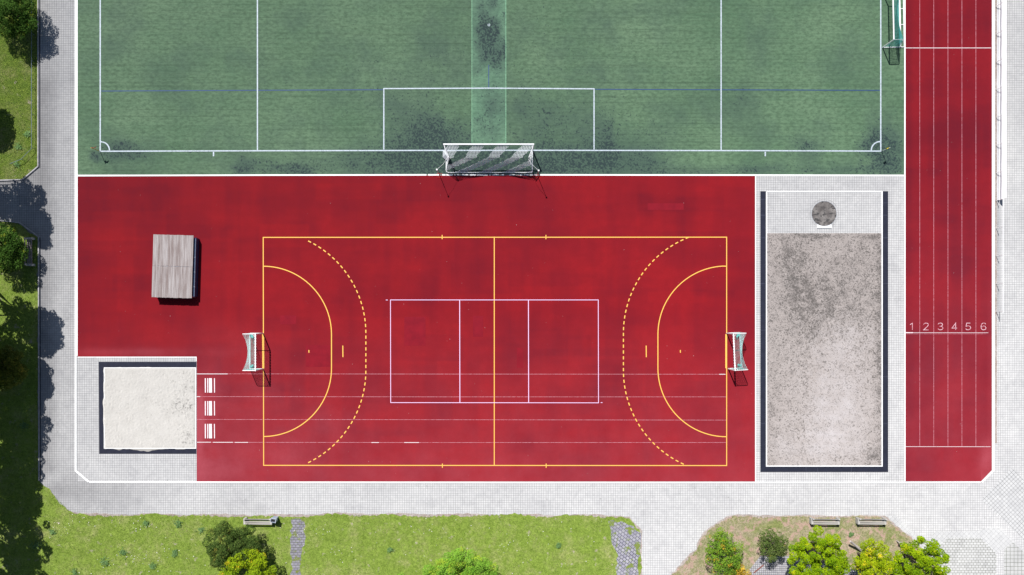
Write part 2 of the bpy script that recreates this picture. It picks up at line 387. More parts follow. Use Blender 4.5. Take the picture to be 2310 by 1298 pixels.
def kerb(name, runs, w, z0, z1, mat, closed=False, parent=None):
    mb = MB()
    for pts in runs:
        q = [Vector((*P(*p), 0)) for p in pts]; n = len(q); L = []; Rr = []
        for i, p in enumerate(q):
            a = q[i - 1] if i > 0 else p; b = q[i + 1] if i < n - 1 else p
            d1 = (p - a).normalized() if i > 0 else (b - p).normalized(); d2 = (b - p).normalized() if i < n - 1 else d1
            n1 = Vector((-d1.y, d1.x, 0)); m = (n1 + Vector((-d2.y, d2.x, 0))).normalized(); k = w / 2 / max(0.3, m.dot(n1))
            L.append((p.x + m.x * k, p.y + m.y * k)); Rr.append((p.x - m.x * k, p.y - m.y * k))
        for i in range(n - 1):
            j = i + 1
            mb.quad((*Rr[i], z1), (*Rr[j], z1), (*L[j], z1), (*L[i], z1))
            mb.quad((*Rr[i], z0), (*Rr[j], z0), (*Rr[j], z1), (*Rr[i], z1))
            mb.quad((*L[j], z0), (*L[i], z0), (*L[i], z1), (*L[j], z1))
        mb.quad((*L[0], z0), (*Rr[0], z0), (*Rr[0], z1), (*L[0], z1)); mb.quad((*Rr[-1], z0), (*L[-1], z0), (*L[-1], z1), (*Rr[-1], z1))
    return mb.build(name, mat, parent)
def arc(cx, cy, r, a0, a1, n=28):
    return [(cx + r * math.cos(math.radians(a0 + (a1 - a0) * i / n)), cy - r * math.sin(math.radians(a0 + (a1 - a0) * i / n))) for i in range(n + 1)]
def wobble(pts, amp, step, seed=1, closed=True):
    rr = random.Random(seed); out = []; n = len(pts)
    for i in range(n if closed else n - 1):
        a = pts[i]; b = pts[(i + 1) % n]; d = math.dist(a, b); k = max(1, int(d / step))
        ux, uy = (b[1] - a[1]) / max(d, 1e-6), -(b[0] - a[0]) / max(d, 1e-6)
        for j in range(k):
            t = j / k; o = rr.uniform(-amp, amp) + amp * 0.9 * math.sin((a[0] + a[1] + d * t) * 0.045 + seed)
            if d > 3000: o = 0
            out.append((a[0] + (b[0] - a[0]) * t + ux * o, a[1] + (b[1] - a[1]) * t + uy * o))
    return out

# ---------------------------------------------------------------- the ground and the surfaces
g = flat('ground', [(-1500, -1500), (1500, -1500), (1500, 1500), (-1500, 1500)], 0.0, GROUND, px=False)
struct(g, 'wide green ground around the sports field', 'ground')
o = flat('pavement', rect(-700, -700, 2900, 1900), 0.02, PAVE)
struct(o, 'pale concrete pavers around the sports courts', 'pavement')
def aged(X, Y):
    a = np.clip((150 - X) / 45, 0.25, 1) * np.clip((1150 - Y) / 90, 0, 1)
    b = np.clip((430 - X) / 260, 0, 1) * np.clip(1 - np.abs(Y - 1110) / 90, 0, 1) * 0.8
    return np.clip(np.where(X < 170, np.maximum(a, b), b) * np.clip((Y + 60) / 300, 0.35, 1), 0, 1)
o = grid('worn_pavement', [(-200, -320, 168, 1062), (-200, 1062, 440, 1180)], 8, 0.024, PAVE, {'aged': aged})
struct(o, 'greyer worn pavers of the path along the left lawn', 'pavement')
o = flat('diagonal_paving', [(2283, 1056), (2330, 1103), (2500, 1270), (2400, 1300), (2286, 1196), (2213, 1126)], 0.024, PAVE_D)
struct(o, 'rotated square of dark jointed pavers at the lower right', 'pavement')
o = flat('brick_bond_paving', [(2137, 1214), (2213, 1214), (2247, 1249), (2247, 1500), (2060, 1500), (2060, 1290)], 0.028, PAVE_B)
struct(o, 'octagon of brick bond pavers beside the maple', 'pavement')
o = flat('paving_strips', [(2110, 1199), (2205, 1199), (2222, 1191), (2256, 1191), (2400, 1330), (2300, 1330), (2282, 1224), (2262, 1240), (2247, 1249), (2213, 1214), (2137, 1214), (2105, 1245), (2095, 1225)], 0.024, PAVE_S)
struct(o, 'pale diagonal paving strip bordering the octagons', 'pavement')
o = flat('square_slab_paving', [(2285, 1224), (2310, 1246), (2310, 1500), (2264, 1500), (2264, 1240)], 0.028, PAVE_Q)
struct(o, 'wide jointed square slabs in the lower right corner', 'pavement')
o = flat('paving_margin', [(1997, 1163), (2020, 1163), (2085, 1228), (2068, 1243)], 0.024, PAVE_S)
struct(o, 'pale paving strip along the planted island', 'pavement')

# lawns
L1 = [(-900, -900), (86, -900), (86, 376), (52, 406), (-900, 410)]
o = flat('lawn_north', wobble(L1, 1.5, 7, 3), 0.05, LAWN_L); struct(o, 'rough grass in the upper left corner', 'lawn')
L2 = [(-900, 500), (10, 500), (45, 505), (87, 536), (88, 1086), (124, 1120), (163, 1157), (185, 1163), (330, 1163), (345, 1160), (480, 1165), (640, 1166), (700, 1165), (770, 1160), (820, 1162), (1055, 1166), (1075, 1161), (1160, 1161), (1200, 1165), (1290, 1163), (1400, 1166), (1418, 1170), (1444, 1200), (1446, 1290), (1436, 1310), (1436, 1900), (-900, 1900)]
o = flat('lawn_south', wobble(L2, 2.4, 5, 4), 0.05, LAWN); struct(o, 'bright mown lawn along the lower edge', 'lawn')
e = flat('soil_margin', wobble([(163, 1153), (185, 1159), (640, 1161), (780, 1158), (1400, 1162), (1420, 1166), (1448, 1198), (1449, 1500), (1200, 1500), (160, 1200)], 1.5, 8, 9), 0.032, SOIL)
struct(e, 'bare sandy soil margin between pavers and grass', 'soil')
L3 = [(1480, 1400), (1516, 1300), (1555, 1259), (1576, 1240), (1583, 1214), (1606, 1190), (1650, 1166), (1994, 1166), (2050, 1212), (2110, 1270), (2150, 1400)]
o = flat('lawn_island', wobble(L3, 2.2, 5, 6), 0.05, LAWN_D); struct(o, 'dry patchy grass of the planted island', 'lawn')
e = flat('island_soil', wobble([(1470, 1410), (1512, 1300), (1550, 1256), (1571, 1238), (1578, 1212), (1602, 1187), (1648, 1162), (1996, 1163), (2054, 1211), (2115, 1270), (2160, 1410)], 1.4, 8, 12), 0.032, SOIL)
struct(e, 'reddish bare soil edge of the planted island', 'soil')
o = flat('sett_path', wobble([(657, 1170), (683, 1172), (686, 1220), (682, 1270), (676, 1400), (646, 1400), (655, 1290), (658, 1225)], 3.2, 8, 5), 0.056, SETTS)
struct(o, 'narrow path of grey setts crossing the lawn', 'path')
o = flat('sett_paving', wobble([(1372, 1174), (1412, 1174), (1443, 1203), (1444, 1290), (1430, 1400), (1400, 1400), (1390, 1290), (1388, 1235)], 3.5, 9, 8), 0.056, HEX)
struct(o, 'grass grown diagonal setts at the lawn corner', 'path')
o = flat('terrace', [(1690, 1285), (1715, 1254), (1790, 1254), (1990, 1300), (1990, 1500), (1690, 1500), (1680, 1300)], 0.056, PAVE_T)
struct(o, 'small cobbled terrace under the trees', 'terrace')
o = flat('side_soil', rect(2244.5, -300, 2248.5, 1000), 0.026, SOIL); struct(o, 'narrow soil strip below the railing', 'soil')
o = kerb('terrace_edging', [[(1700, 1292), (1722, 1274)]], 0.07, 0.056, 0.10, RUSTY); struct(o, 'red brown edging of the terrace', 'kerb')

# synthetic turf
WSTRIP = [(1102, 60, 24, 22, 0.9), (1100, 88, 30, 34, 0.85), (1112, 125, 28, 26, 0.6), (1112, 10, 22, 30, 0.45), (1125, 150, 16, 30, 0.35), (1105, 240, 30, 40, 0.3), (1100, 290, 34, 26, 0.4)]
WEAR = [(968, 300, 24, 20, 0.95), (960, 320, 50, 26, 0.5), (930, 235, 60, 60, 0.28), (1045, 300, 60, 30, 0.25),
              (1100, 365, 110, 26, 0.95), (990, 370, 70, 22, 0.55), (900, 365, 80, 20, 0.5), (720, 368, 90, 20, 0.32), (640, 384, 40, 9, 0.7), (545, 384, 14, 7, 0.7), (560, 366, 20, 9, 0.45), (690, 388, 8, 4, 0.9),
              (1222, 300, 32, 40, 0.42), (1215, 235, 30, 35, 0.25), (1330, 300, 40, 60, 0.38), (1290, 366, 45, 18, 0.75), (1368, 325, 12, 30, 0.55), (1370, 362, 20, 18, 0.6), (1450, 330, 60, 45, 0.30), (1445, 365, 30, 18, 0.5),
              (1540, 385, 60, 8, 0.45), (1660, 225, 24, 26, 0.3), (1700, 384, 40, 8, 0.5), (1810, 325, 26, 16, 0.42), (1830, 384, 40, 9, 0.4), (1830, 350, 20, 12, 0.3), (1988, 345, 26, 24, 1.0), (1975, 322, 25, 16, 0.55), (2010, 375, 14, 12, 0.9), (1950, 384, 30, 6, 0.4),
              (1995, 290, 20, 30, 0.35), (268, 338, 32, 14, 0.75), (300, 350, 25, 10, 0.4), (215, 355, 8, 6, 0.6), (1000, 130, 70, 90, 0.14), (1200, 100, 70, 90, 0.16), (840, 250, 50, 60, 0.14), (590, 210, 14, 20, 0.25), (470, 350, 60, 20, 0.12)]
rg_ = np.random.default_rng(77); SPL = []
for (cx, cy, sx, sy, a) in WEAR:
    for _ in range(int(14 + 46 * a)):
        q = rg_.uniform(.16, .5); SPL.append((cx + rg_.normal(0, sx * .9), cy + rg_.normal(0, sy * .9), max(3.5, sx * q * rg_.uniform(.5, 1.3)), max(3.0, sy * q * rg_.uniform(.5, 1.3)), a * rg_.uniform(.12, .5)))
wear_soft = gauss([(cx, cy, sx * 1.8, sy * 1.7, a * .34) for cx, cy, sx, sy, a in WEAR]); wear_spl = gauss(SPL)
_wc = {}
def wear(X, Y):
    k = (X.shape, X[0, 0]); 
    if k not in _wc: _wc[k] = np.clip(wear_soft(X, Y) * 1.55 + wear_spl(X, Y) * .42, 0, 0.95)
    return _wc[k]
SPS = [(cx + rg_.normal(0, sx * .8), cy + rg_.normal(0, sy * .8), sx * rg_.uniform(.12, .4), sy * rg_.uniform(.15, .5), a * rg_.uniform(.1, .4)) for cx, cy, sx, sy, a in WSTRIP for _ in range(40)]
wear_strip = lambda X, Y: np.clip(gauss(WSTRIP)(X, Y) * .42 + gauss(SPS)(X, Y) * .7 + .04, 0, 1)
tf = grid('turf', [(175, -160, 2040, 394.5)], 4, 0.024, TURF, {'wear': wear}); struct(tf, 'green artificial turf pitch with worn dark patches', 'turf')
o = grid('turf_seam_strip', [(1064, -160, 1141.5, 324)], 3, 0.028, TURF_S, {'wear': wear_strip}, parent=tf)
L = Lines(0.0285)
L.line([(1064.5, -160), (1064.5, 323)], 0.05); L.line([(1141.2, -160), (1141.2, 323)], 0.06)
L.build('carpet_seam', plain('pale_carpet_seam', (0.17, 0.33, 0.21), .8, .1, .35, 9), tf)
L = Lines(0.032)
for ln in ([(226.5, -320), (226.5, 341.5)], [(1986.5, -320), (1986.5, 341)]): L.line(ln, 0.11)
L.line([(225, 341.8), (600, 340.6), (1150, 339.6), (1700, 340.4), (1988, 341.4)], 0.105)
L.line([(581, -320), (581, 339)], 0.105); L.line([(1626.5, -320), (1626.5, 339)], 0.105)
L.line([(866, 338), (866, 200.5), (1103, 199.5), (1340, 201), (1340, 338)], 0.10)
L.line([(482, 343), (482, 353)], 0.12); L.line([(1726, 343), (1726, 353)], 0.12)
L.line(arc(228, 340, 19.5, 0, 90, 12), 0.11); L.line(arc(1985, 340, 20, 90, 180, 12), 0.11)
for k in range(3): L.line(arc(1103, 57, 2.2, k * 120, k * 120 + 95, 6), 0.06)
L.build('white_turf_marking', W_TURF, tf)
L = Lines(0.030)
L.line([(229, 206), (600, 204.2), (864, 203)], 0.08); L.line([(1342, 202), (1985, 204.5)], 0.08); L.line([(1102.5, 147), (1102.5, 198)], 0.07)
L.build('blue_turf_marking', B_TURF, tf)

# red court
def blocks(seed, n, x0, x1, y0, y1, wr, hr, amp):
    rg = np.random.default_rng(seed); L_ = [(rg.uniform(x0, x1), rg.uniform(y0, y1), rg.uniform(*wr) / 2, rg.uniform(*hr) / 2, rg.normal(0, amp)) for _ in range(n)]
    def f(X, Y):
        s_ = np.zeros(X.shape)
        for cx, cy, w, h, a in L_:
            s_ += a * np.clip((w - np.abs(X - cx)) / 4 + .5, 0, 1) * np.clip((h - np.abs(Y - cy)) / 4 + .5, 0, 1)
        return s_
    return f
tone_g = gauss([(260, 470, 170, 100, 0.45), (200, 640, 50, 160, 0.3), (560, 440, 120, 40, 0.15), (960, 450, 120, 40, 0.12), (1660, 640, 60, 160, 0.22), (1600, 640, 80, 70, 0.10), (1100, 470, 200, 40, 0.05), (700, 600, 80, 60, -0.15), (560, 620, 100, 60, -0.25), (900, 600, 120, 60, -0.1), (1130, 710, 50, 60, 0.06), (1300, 720, 60, 60, 0.05), (240, 780, 90, 20, 0.1)])
tone_b = blocks(5, 240, 175, 1703, 396, 1086, (20, 260), (12, 90), 0.075)
tone_c = blocks(6, 260, 175, 1703, 396, 1086, (8, 40), (30, 220), 0.055)
tone = lambda X, Y: tone_g(X, Y) + tone_b(X, Y) + tone_c(X, Y)
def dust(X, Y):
    t = np.clip((Y - 700) / 380, 0, 1)  # sun backscatter painted into the colour, rising towards the lower edge
    return t * 0.30 + gauss([(470, 1060, 60, 40, 0.5), (450, 930, 9, 45, 1.3), (470, 940, 30, 90, 0.35), (620, 1020, 120, 60, 0.25), (560, 900, 90, 50, 0.22), (300, 795, 150, 10, 0.4), (520, 790, 90, 50, 0.12), (1000, 1060, 300, 30, 0.1), (450, 995, 10, 60, 0.5), (740, 950, 40, 30, 0.2)])(X, Y)  # painted light ramp plus the truly dusted spots
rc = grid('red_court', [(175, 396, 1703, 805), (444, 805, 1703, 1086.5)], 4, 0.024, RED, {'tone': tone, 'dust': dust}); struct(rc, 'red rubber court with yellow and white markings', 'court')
mb = MB()
for (x0, y0, x1, y1) in ((1461, 459, 1542, 474), (632, 712, 668, 732), (1067, 713, 1090, 760), (690, 779, 748, 828), (912, 715, 960, 780), (1166, 785, 1180, 830)):
    mb.quad((*P(x0, y1), 0.0262), (*P(x1, y1), 0.0262), (*P(x1, y0), 0.0262), (*P(x0, y0), 0.0262))
m = Mat('faint_repair_patch', 0.85, 0.1); m.base(m.mix(m.rng(m.noise(1.5, 4), 0.3, 0.7), (0.172, 0.0075, 0.016), (0.222, 0.009, 0.018)))
mb.build('repair_patch', m.m, rc)
L = Lines(0.032)
L.line([(594, 536), (1639, 535.5), (1639, 1050.5), (595, 1050)], 0.075, close=True)
L.line([(1115, 534.5), (1115, 1050)], 0.075)
for x in (997.5, 1231.5): L.line([(x, 530.5), (x, 540)], 0.07); L.line([(x + 0.5, 1046), (x + 0.5, 1055.5)], 0.07)
L.line([(593.8, 754), (594.2, 831)], 0.17); L.line([(1638, 754), (1638, 831)], 0.15)
L.line([(595, 601)] + arc(594, 755, 154, 90, 0, 30)[1:] + arc(594, 831, 154, 0, -90, 30), 0.08)
L.line([(1638, 601)] + arc(1638.5, 755, 154.5, 90, 180, 30)[1:] + arc(1638.5, 831, 154.5, 180, 270, 30), 0.08)
for side in (0, 1):
    path = arc(594, 752, 231.5, 64, 0, 90) + arc(594, 836, 231.5, 0, -66.5, 90)
    if side: path = [(2232.7 - x, y) for x, y in (arc(594, 752, 232.5, 68.5, 0, 90) + arc(594, 836, 232.5, 0, -66.5, 90))]
    acc = 0; seg = [path[0]]; on = True
    for a, b in zip(path, path[1:]):
        d = math.dist(a, b); t0 = 0
        while True:
            lim = 7.2 if on else 6.0
            if acc + (d - t0) < lim: acc += d - t0; seg.append(b); break
            t0 += lim - acc; p = (a[0] + (b[0] - a[0]) * t0 / d, a[1] + (b[1] - a[1]) * t0 / d)
            seg.append(p)
            if on: L.z -= 0.0006; L.line([seg[0], seg[-1]], 0.09)
            on = not on; acc = 0; seg = [p]
L.line([(773.5, 780), (773.8, 806)], 0.08); L.line([(697, 790), (697.2, 796)], 0.08); L.line([(1457.5, 780), (1457.8, 806)], 0.08); L.line([(1534.5, 790), (1534.7, 796)], 0.08)
L.build('yellow_court_marking', YEL, rc)
L = Lines(0.040)
L.line([(881, 677), (1349.5, 677), (1350, 909), (881.5, 908.5)], 0.052, close=True)
L.line([(1037, 677), (1037.5, 908)], 0.06); L.line([(1192, 677), (1192.5, 908)], 0.06)
L.line([(870.5, 677.2), (875, 677.2)], 0.05); L.line([(1355, 908.5), (1359, 908.5)], 0.05)
L.build('pale_court_marking', LILAC, rc)
L = Lines(0.028)
for y, y2 in ((843.6, 844.6), (895, 895.6), (946.5, 948), (998, 998.5)): L.line([(444, y), (1000, y + 0.6), (1638, y2)], 0.026)
L.build('lane_marking', THIN, rc)
L = Lines(0.046)
for a, b, y in ((445, 476, 997.8), (481, 526, 998), (530, 560, 998.2), (912, 945, 998.5), (838, 855, 998.5), (444, 514, 843.8), (444, 452, 895), (1622, 1636, 844.6)): L.line([(a, y), (b, y)], 0.05)
for y0, y1 in ((853.5, 886), (905, 937.5), (956.5, 989)):
    L.line([(463.7, y0), (463.9, y1)], 0.09); L.line([(468.9, y0), (469.2, y1)], 0.075)
    L.line([(475.0, y0), (475.4, y1)], 0.27); L.line([(484.2, y0), (484.5, y1)], 0.075)
L.build('takeoff_board', THINW, rc)

# running track
tt_b = blocks(7, 120, 2041, 2240, -100, 1086, (20, 90), (40, 260), 0.08)
tt_g = gauss([(2051, 400, 7, 500, 0.35), (2120, 60, 80, 90, 0.22), (2170, 330, 70, 160, 0.22), (2200, 560, 40, 160, 0.22), (2070, 60, 12, 300, -0.2), (2120, 650, 40, 30, -0.3)])
tt = lambda X, Y: tt_g(X, Y) + tt_b(X, Y)
td = lambda X, Y: np.clip((Y - 380) / 700, 0, 1) * 0.28 + gauss([(2225, 1040, 16, 40, 0.7), (2234, 850, 5, 200, 0.2), (2140, 900, 60, 130, 0.08)])(X, Y)  # downward ramp is painted sun backscatter, the gaussians are dusted spots
tr = grid('running_track', [(2041.5, -320, 2213, 1086), (2213, -320, 2237, 1061)], 6, 0.024, REDT, {'tone': tt, 'dust': td})
tc_ = flat('track_corner', [(2213, 1061), (2237, 1061), (2213, 1086)], 0.0238, REDT, tr)
for k_, v_ in (('dust', 0.75), ('tone', 0.0)):  # corner repeats the painted backscatter along with its dusted tone
    tc_.data.attributes.new(k_, 'FLOAT', 'POINT').data.foreach_set('value', [v_] * 3)
struct(tr, 'red straight running track with six lanes', 'track')
L = Lines(0.028)
for x in (2074.5, 2106, 2138, 2169.5, 2201): L.line([(x, -320), (x, 1007.5)], 0.028)
L.line([(2043, 753.5), (2225, 753.5)], 0.02)
L.build('lane_line', THIN, tr)
L = Lines(0.033)
L.line([(2042, 108.8), (2236, 108.8)], 0.045); L.line([(2042, 750.8), (2059, 750.8)], 0.07); L.line([(2059, 750.8), (2229, 751)], 0.030); L.line([(2042, 1007.8), (2234, 1008)], 0.035)
L.build('cross_line', THINW, tr)
DG = {'1': [[(0, 4.6), (1.6, 6), (1.6, 0)]],
      '2': [[(0, 4.8), (0.5, 5.7), (1.6, 6.1), (2.9, 5.7), (3.3, 4.7), (2.9, 3.5), (0, 0), (3.4, 0)]],
      '3': [[(0, 5.0), (0.6, 5.8), (1.7, 6.1), (2.8, 5.7), (3.1, 4.7), (2.7, 3.6), (1.5, 3.2), (2.9, 2.8), (3.4, 1.6), (2.8, 0.4), (1.6, 0), (0.4, 0.4), (0, 1.2)]],
      '4': [[(2.5, 0), (2.5, 6), (0, 1.6), (3.5, 1.6)]],
      '5': [[(3.1, 6), (0.6, 6), (0.2, 3.2), (1.6, 3.7), (2.9, 3.2), (3.4, 1.9), (2.8, 0.5), (1.6, 0), (0.5, 0.3), (0, 1.1)]],
      '6': [[(3.2, 5.1), (2.6, 5.9), (1.5, 6.1), (0.4, 5.2), (0, 3.2), (0.1, 1.4), (0.8, 0.3), (1.8, 0), (3.0, 0.5), (3.4, 1.8), (2.9, 3.1), (1.8, 3.5), (0.7, 3.1), (0.1, 2.0)]]}
L = Lines(0.036)
for ch, x0 in zip('123456', (2052.5, 2083, 2115.5, 2147, 2178, 2212.5)):
    for st in DG[ch]: L.line([(x0 + a * 3.3, 744.6 - b * 2.55) for a, b in st], 0.052)
L.build('lane_number', NUMB, tr)

# kerbs between the surfaces
o = kerb('white_kerb_border', [[(171.5, -320), (171.5, 1062), (200.5, 1086.8)], [(200.5, 1087.2), (200.6, 1087.2)], [(2214, 1088), (2240.3, 1061.5), (2240.3, -320)]], 0.15, 0.02, 0.062, KERB)
struct(o, 'long white kerb framing the sports courts', 'kerb')
o = kerb('lower_kerb', [[(201.5, 1087.4), (1150, 1088.6), (2040, 1088.6), (2212, 1088.2)]], 0.11, 0.02, 0.056, KERB); struct(o, 'slim white kerb along the lower edge of the courts', 'kerb')
o = kerb('side_kerb', [[(2238.6, -320), (2238.6, 1061.5)], [(174.4, -320), (174.4, 803)]], 0.10, 0.02, 0.05, KERB)
struct(o, 'second row of white kerb along the outer edges', 'kerb')
o = kerb('track_kerb', [[(2040.7, -320), (2040.7, 1086)]], 0.11, 0.02, 0.05, KERB); struct(o, 'white kerb between turf and running track', 'kerb')
runs = [[(175.5, 396.8), (600, 395.6), (962, 395)]]
x = 966; rr = random.Random(5)
while x < 1214:
    w_ = rr.choice([3, 5, 8, 14, 24]); runs.append([(x, 395), (min(x + w_, 1216), 395)]); x += w_ + rr.choice([2, 4, 7, 12])
runs += [[(1218, 395), (1700, 395.6), (2038.8, 396.4)]]
o = kerb('pitch_kerb', runs, 0.125, 0.02, 0.043, KERB); struct(o, 'white kerb between green turf and red court', 'kerb')
o = kerb('path_kerb', [[(87.5, -300), (87.5, 376), (52, 406), (-120, 411)], [(-20, 497), (12, 499), (45, 503), (88.5, 535), (89.5, 1084)]], 0.09, 0.0, 0.14, KERB_G)
struct(o, 'grey kerb between the lawn and the worn path', 'kerb')
o = kerb('dark_path_edge', [[(90, -300), (90, 379)], [(91.2, 536), (91.8, 1084)]], 0.07, 0.02, 0.06, DARKM); struct(o, 'dark drainage edge of the worn path', 'kerb')
o = kerb('paver_edging', [[(175.5, 806), (443, 806), (443, 815)], [(1704.3, 398), (1704.3, 1086)]], 0.06, 0.02, 0.034, KERB); struct(o, 'slim pale edging stones beside the red court', 'kerb')

# long jump pit
flatpave = flat('pit_paving', rect(176, 805, 444, 1086), 0.026, PAVE); struct(flatpave, 'pale pavers around the long jump pit', 'pavement')
kerb('wide_joint', [[(184, 812), (184, 812.1)]], 0.01, 0.02, 0.021, KERB, parent=flatpave)
o = flat('pit_rubber_border', [(223, 816.5), (443.5, 816.5), (443.5, 829), (235, 829), (235, 1013), (443.5, 1013), (443.5, 1024), (224, 1024)], 0.032, NAVY)
struct(o, 'navy rubber border around three sides of the sand pit', 'border')
o = kerb('pit_kerb', [[(236, 1011.5), (236, 830), (442.3, 830), (442.3, 1011.5), (235, 1011.5)]], 0.055, 0.03, 0.075, KERB); struct(o, 'white kerb around the sand pit', 'kerb')
def dents(X, Y, n, spots, rmin, rmax, depth, seed):
    rg = np.random.default_rng(seed); Hh = np.zeros(X.shape); dx = X[0, 1] - X[0, 0]; dy = Y[1, 0] - Y[0, 0]
    x0, y0 = X[0, 0], Y[0, 0]; St = np.zeros(X.shape)
    for _ in range(n):
        cx, cy, sx, sy = spots[rg.choice(len(spots), p=np.array([s[4] for s in spots]) / sum(s[4] for s in spots))][:4]
        if sx > 0: px, py = rg.normal(cx, sx), rg.normal(cy, sy)
        else: px, py = rg.uniform(X.min(), X.max()), rg.uniform(Y.min(), Y.max())
        r = rg.uniform(rmin, rmax); a = rg.uniform(0, math.pi); e = rg.uniform(1, 2.2); k = int(r * 3 * e / dx) + 2
        i = int((py - y0) / dy); j = int((px - x0) / dx)
        i0, i1, j0, j1 = max(0, i - k), min(X.shape[0], i + k + 1), max(0, j - k), min(X.shape[1], j + k + 1)
        if i0 >= i1 or j0 >= j1: continue
        xx = X[i0:i1, j0:j1] - px; yy = Y[i0:i1, j0:j1] - py
        u = (xx * math.cos(a) + yy * math.sin(a)) / (r * e); v = (-xx * math.sin(a) + yy * math.cos(a)) / r
        d2 = u * u + v * v; am = depth * rg.uniform(0.4, 1.2)
        Hh[i0:i1, j0:j1] += am * (-np.exp(-d2) + 0.5 * np.exp(-(np.sqrt(d2) - 1.6) ** 2 * 3))
        St[i0:i1, j0:j1] += np.exp(-d2 * 1.2) * rg.uniform(0.3, 1) * (1 if sx > 0 else 0.25)
    return Hh, St
def smooth_noise(X, Y, sc, seed):
    rg = np.random.default_rng(seed); out = np.zeros(X.shape)
    for _ in range(14):
        a = rg.uniform(0, 6.28); f = rg.uniform(0.5, 2) / sc
        out += np.sin((X * math.cos(a) + Y * math.sin(a)) * f + rg.uniform(0, 6.28))
    return out / 4
cache = {}
def sand_h(X, Y):
    hh, st = dents(X, Y, 1500, [(0, 0, -1, 0, 0.8), (415, 900, 22, 60, 0.2)], 1.0, 2.6, 0.015, 3)
    hh2, st2 = dents(X, Y, 260, [(418, 862, 12, 14, 1), (405, 915, 22, 10, 1.2), (425, 920, 9, 8, 1), (425, 980, 9, 14, 1), (385, 912, 30, 18, 0.6)], 0.5, 1.4, 0.02, 4)
    cache['s'] = np.clip(st2 * 0.7 + st * 0.10, 0, 0.9)
    z = 0.085 + hh + hh2 + 0.012 * smooth_noise(X, Y, 9, 5)
    ed = 3.0 * smooth_noise(X, Y, 5, 6)
    mid = np.exp(-((Y - 920) / 70.0) ** 2)
    dl = X - (235.5 - 2.4 * mid + ed * 0.35); db = (1013 + 4.5 * np.exp(-((X - 330) / 45.0) ** 2) + 2 * np.exp(-((X - 430) / 60.) ** 2) * 0.3 + ed * 0.5) - Y
    dt = Y - (829.2 - 0.8 * np.exp(-((X - 310) / 60.0) ** 2) + ed * 0.2); dr = 441.8 - X
    d = np.minimum(np.minimum(dl, db), np.minimum(dt, dr))
    out = np.minimum(z, 0.022 + np.clip(d, -2, 9) * 0.022)
    low = (Y > 1012.8)
    out = np.where(low, np.minimum(out, 0.055), out)
    inner = np.minimum(np.minimum(X - 237, 1010.6 - Y), np.minimum(Y - 830.8, 441.4 - X))
    rim = (inner < 2) & (inner > -1.9) & ~((X < 238) & (mid > 0.35))
    return np.where(rim, np.minimum(out, 0.066), out)
o = grid('sand', [(227, 824, 442, 1022)], 1.2, 0.05, SAND, {'stain': lambda X, Y: np.clip(cache['s'] + np.where(Y > 1012.8, 0.45, 0.0), 0, 1)}, sand_h)
struct(o, 'pale raked sand of the long jump pit', 'sand')

# shot put sector
sp = flat('shot_paving', rect(1703, 397, 2040, 1087), 0.026, PAVE); struct(sp, 'pale pavers around the shot put area', 'pavement')
for i, r_ in enumerate(((1715, 432, 1727.3, 1053), (1991, 432, 2003, 1053), (1715, 1053.2, 2003, 1065))):
    mb = MB(); x0, y0, x1, y1 = r_; a = P(x0, y1); b = P(x1, y0)
    mb.box(((a[0] + b[0]) / 2, (a[1] + b[1]) / 2, 0.033), (b[0] - a[0], b[1] - a[1], 0.016))
    o = mb.build('rubber_strip', NAVY)
    struct(o, ('long navy rubber strip on the court side of the shot put area', 'long navy rubber strip on the track side of the shot put area', 'short navy rubber strip closing the lower end of the shot put area')[i], 'rubber strip')
    L = Lines(0.0415)
    if i < 2:
        for yy in (450 + 8 * i, 486, 537, 640, 745, 850, 955): L.line([(x0, yy), (x1, yy)], 0.012)
    else:
        for xx in (1818, 1844, 1920): L.line([(xx, y0), (xx, y1)], 0.012)
    L.build('strip_seam', plain('strip_seam_grey', (0.10, 0.11, 0.16), 0.8), o)
o = kerb('sector_kerb', [[(1728.8, 433), (1989.3, 433), (1989.3, 1051.6), (1728.8, 1051.6), (1728.8, 434)]], 0.085, 0.02, 0.06, KERB); struct(o, 'white kerb framing the shot put area', 'kerb')
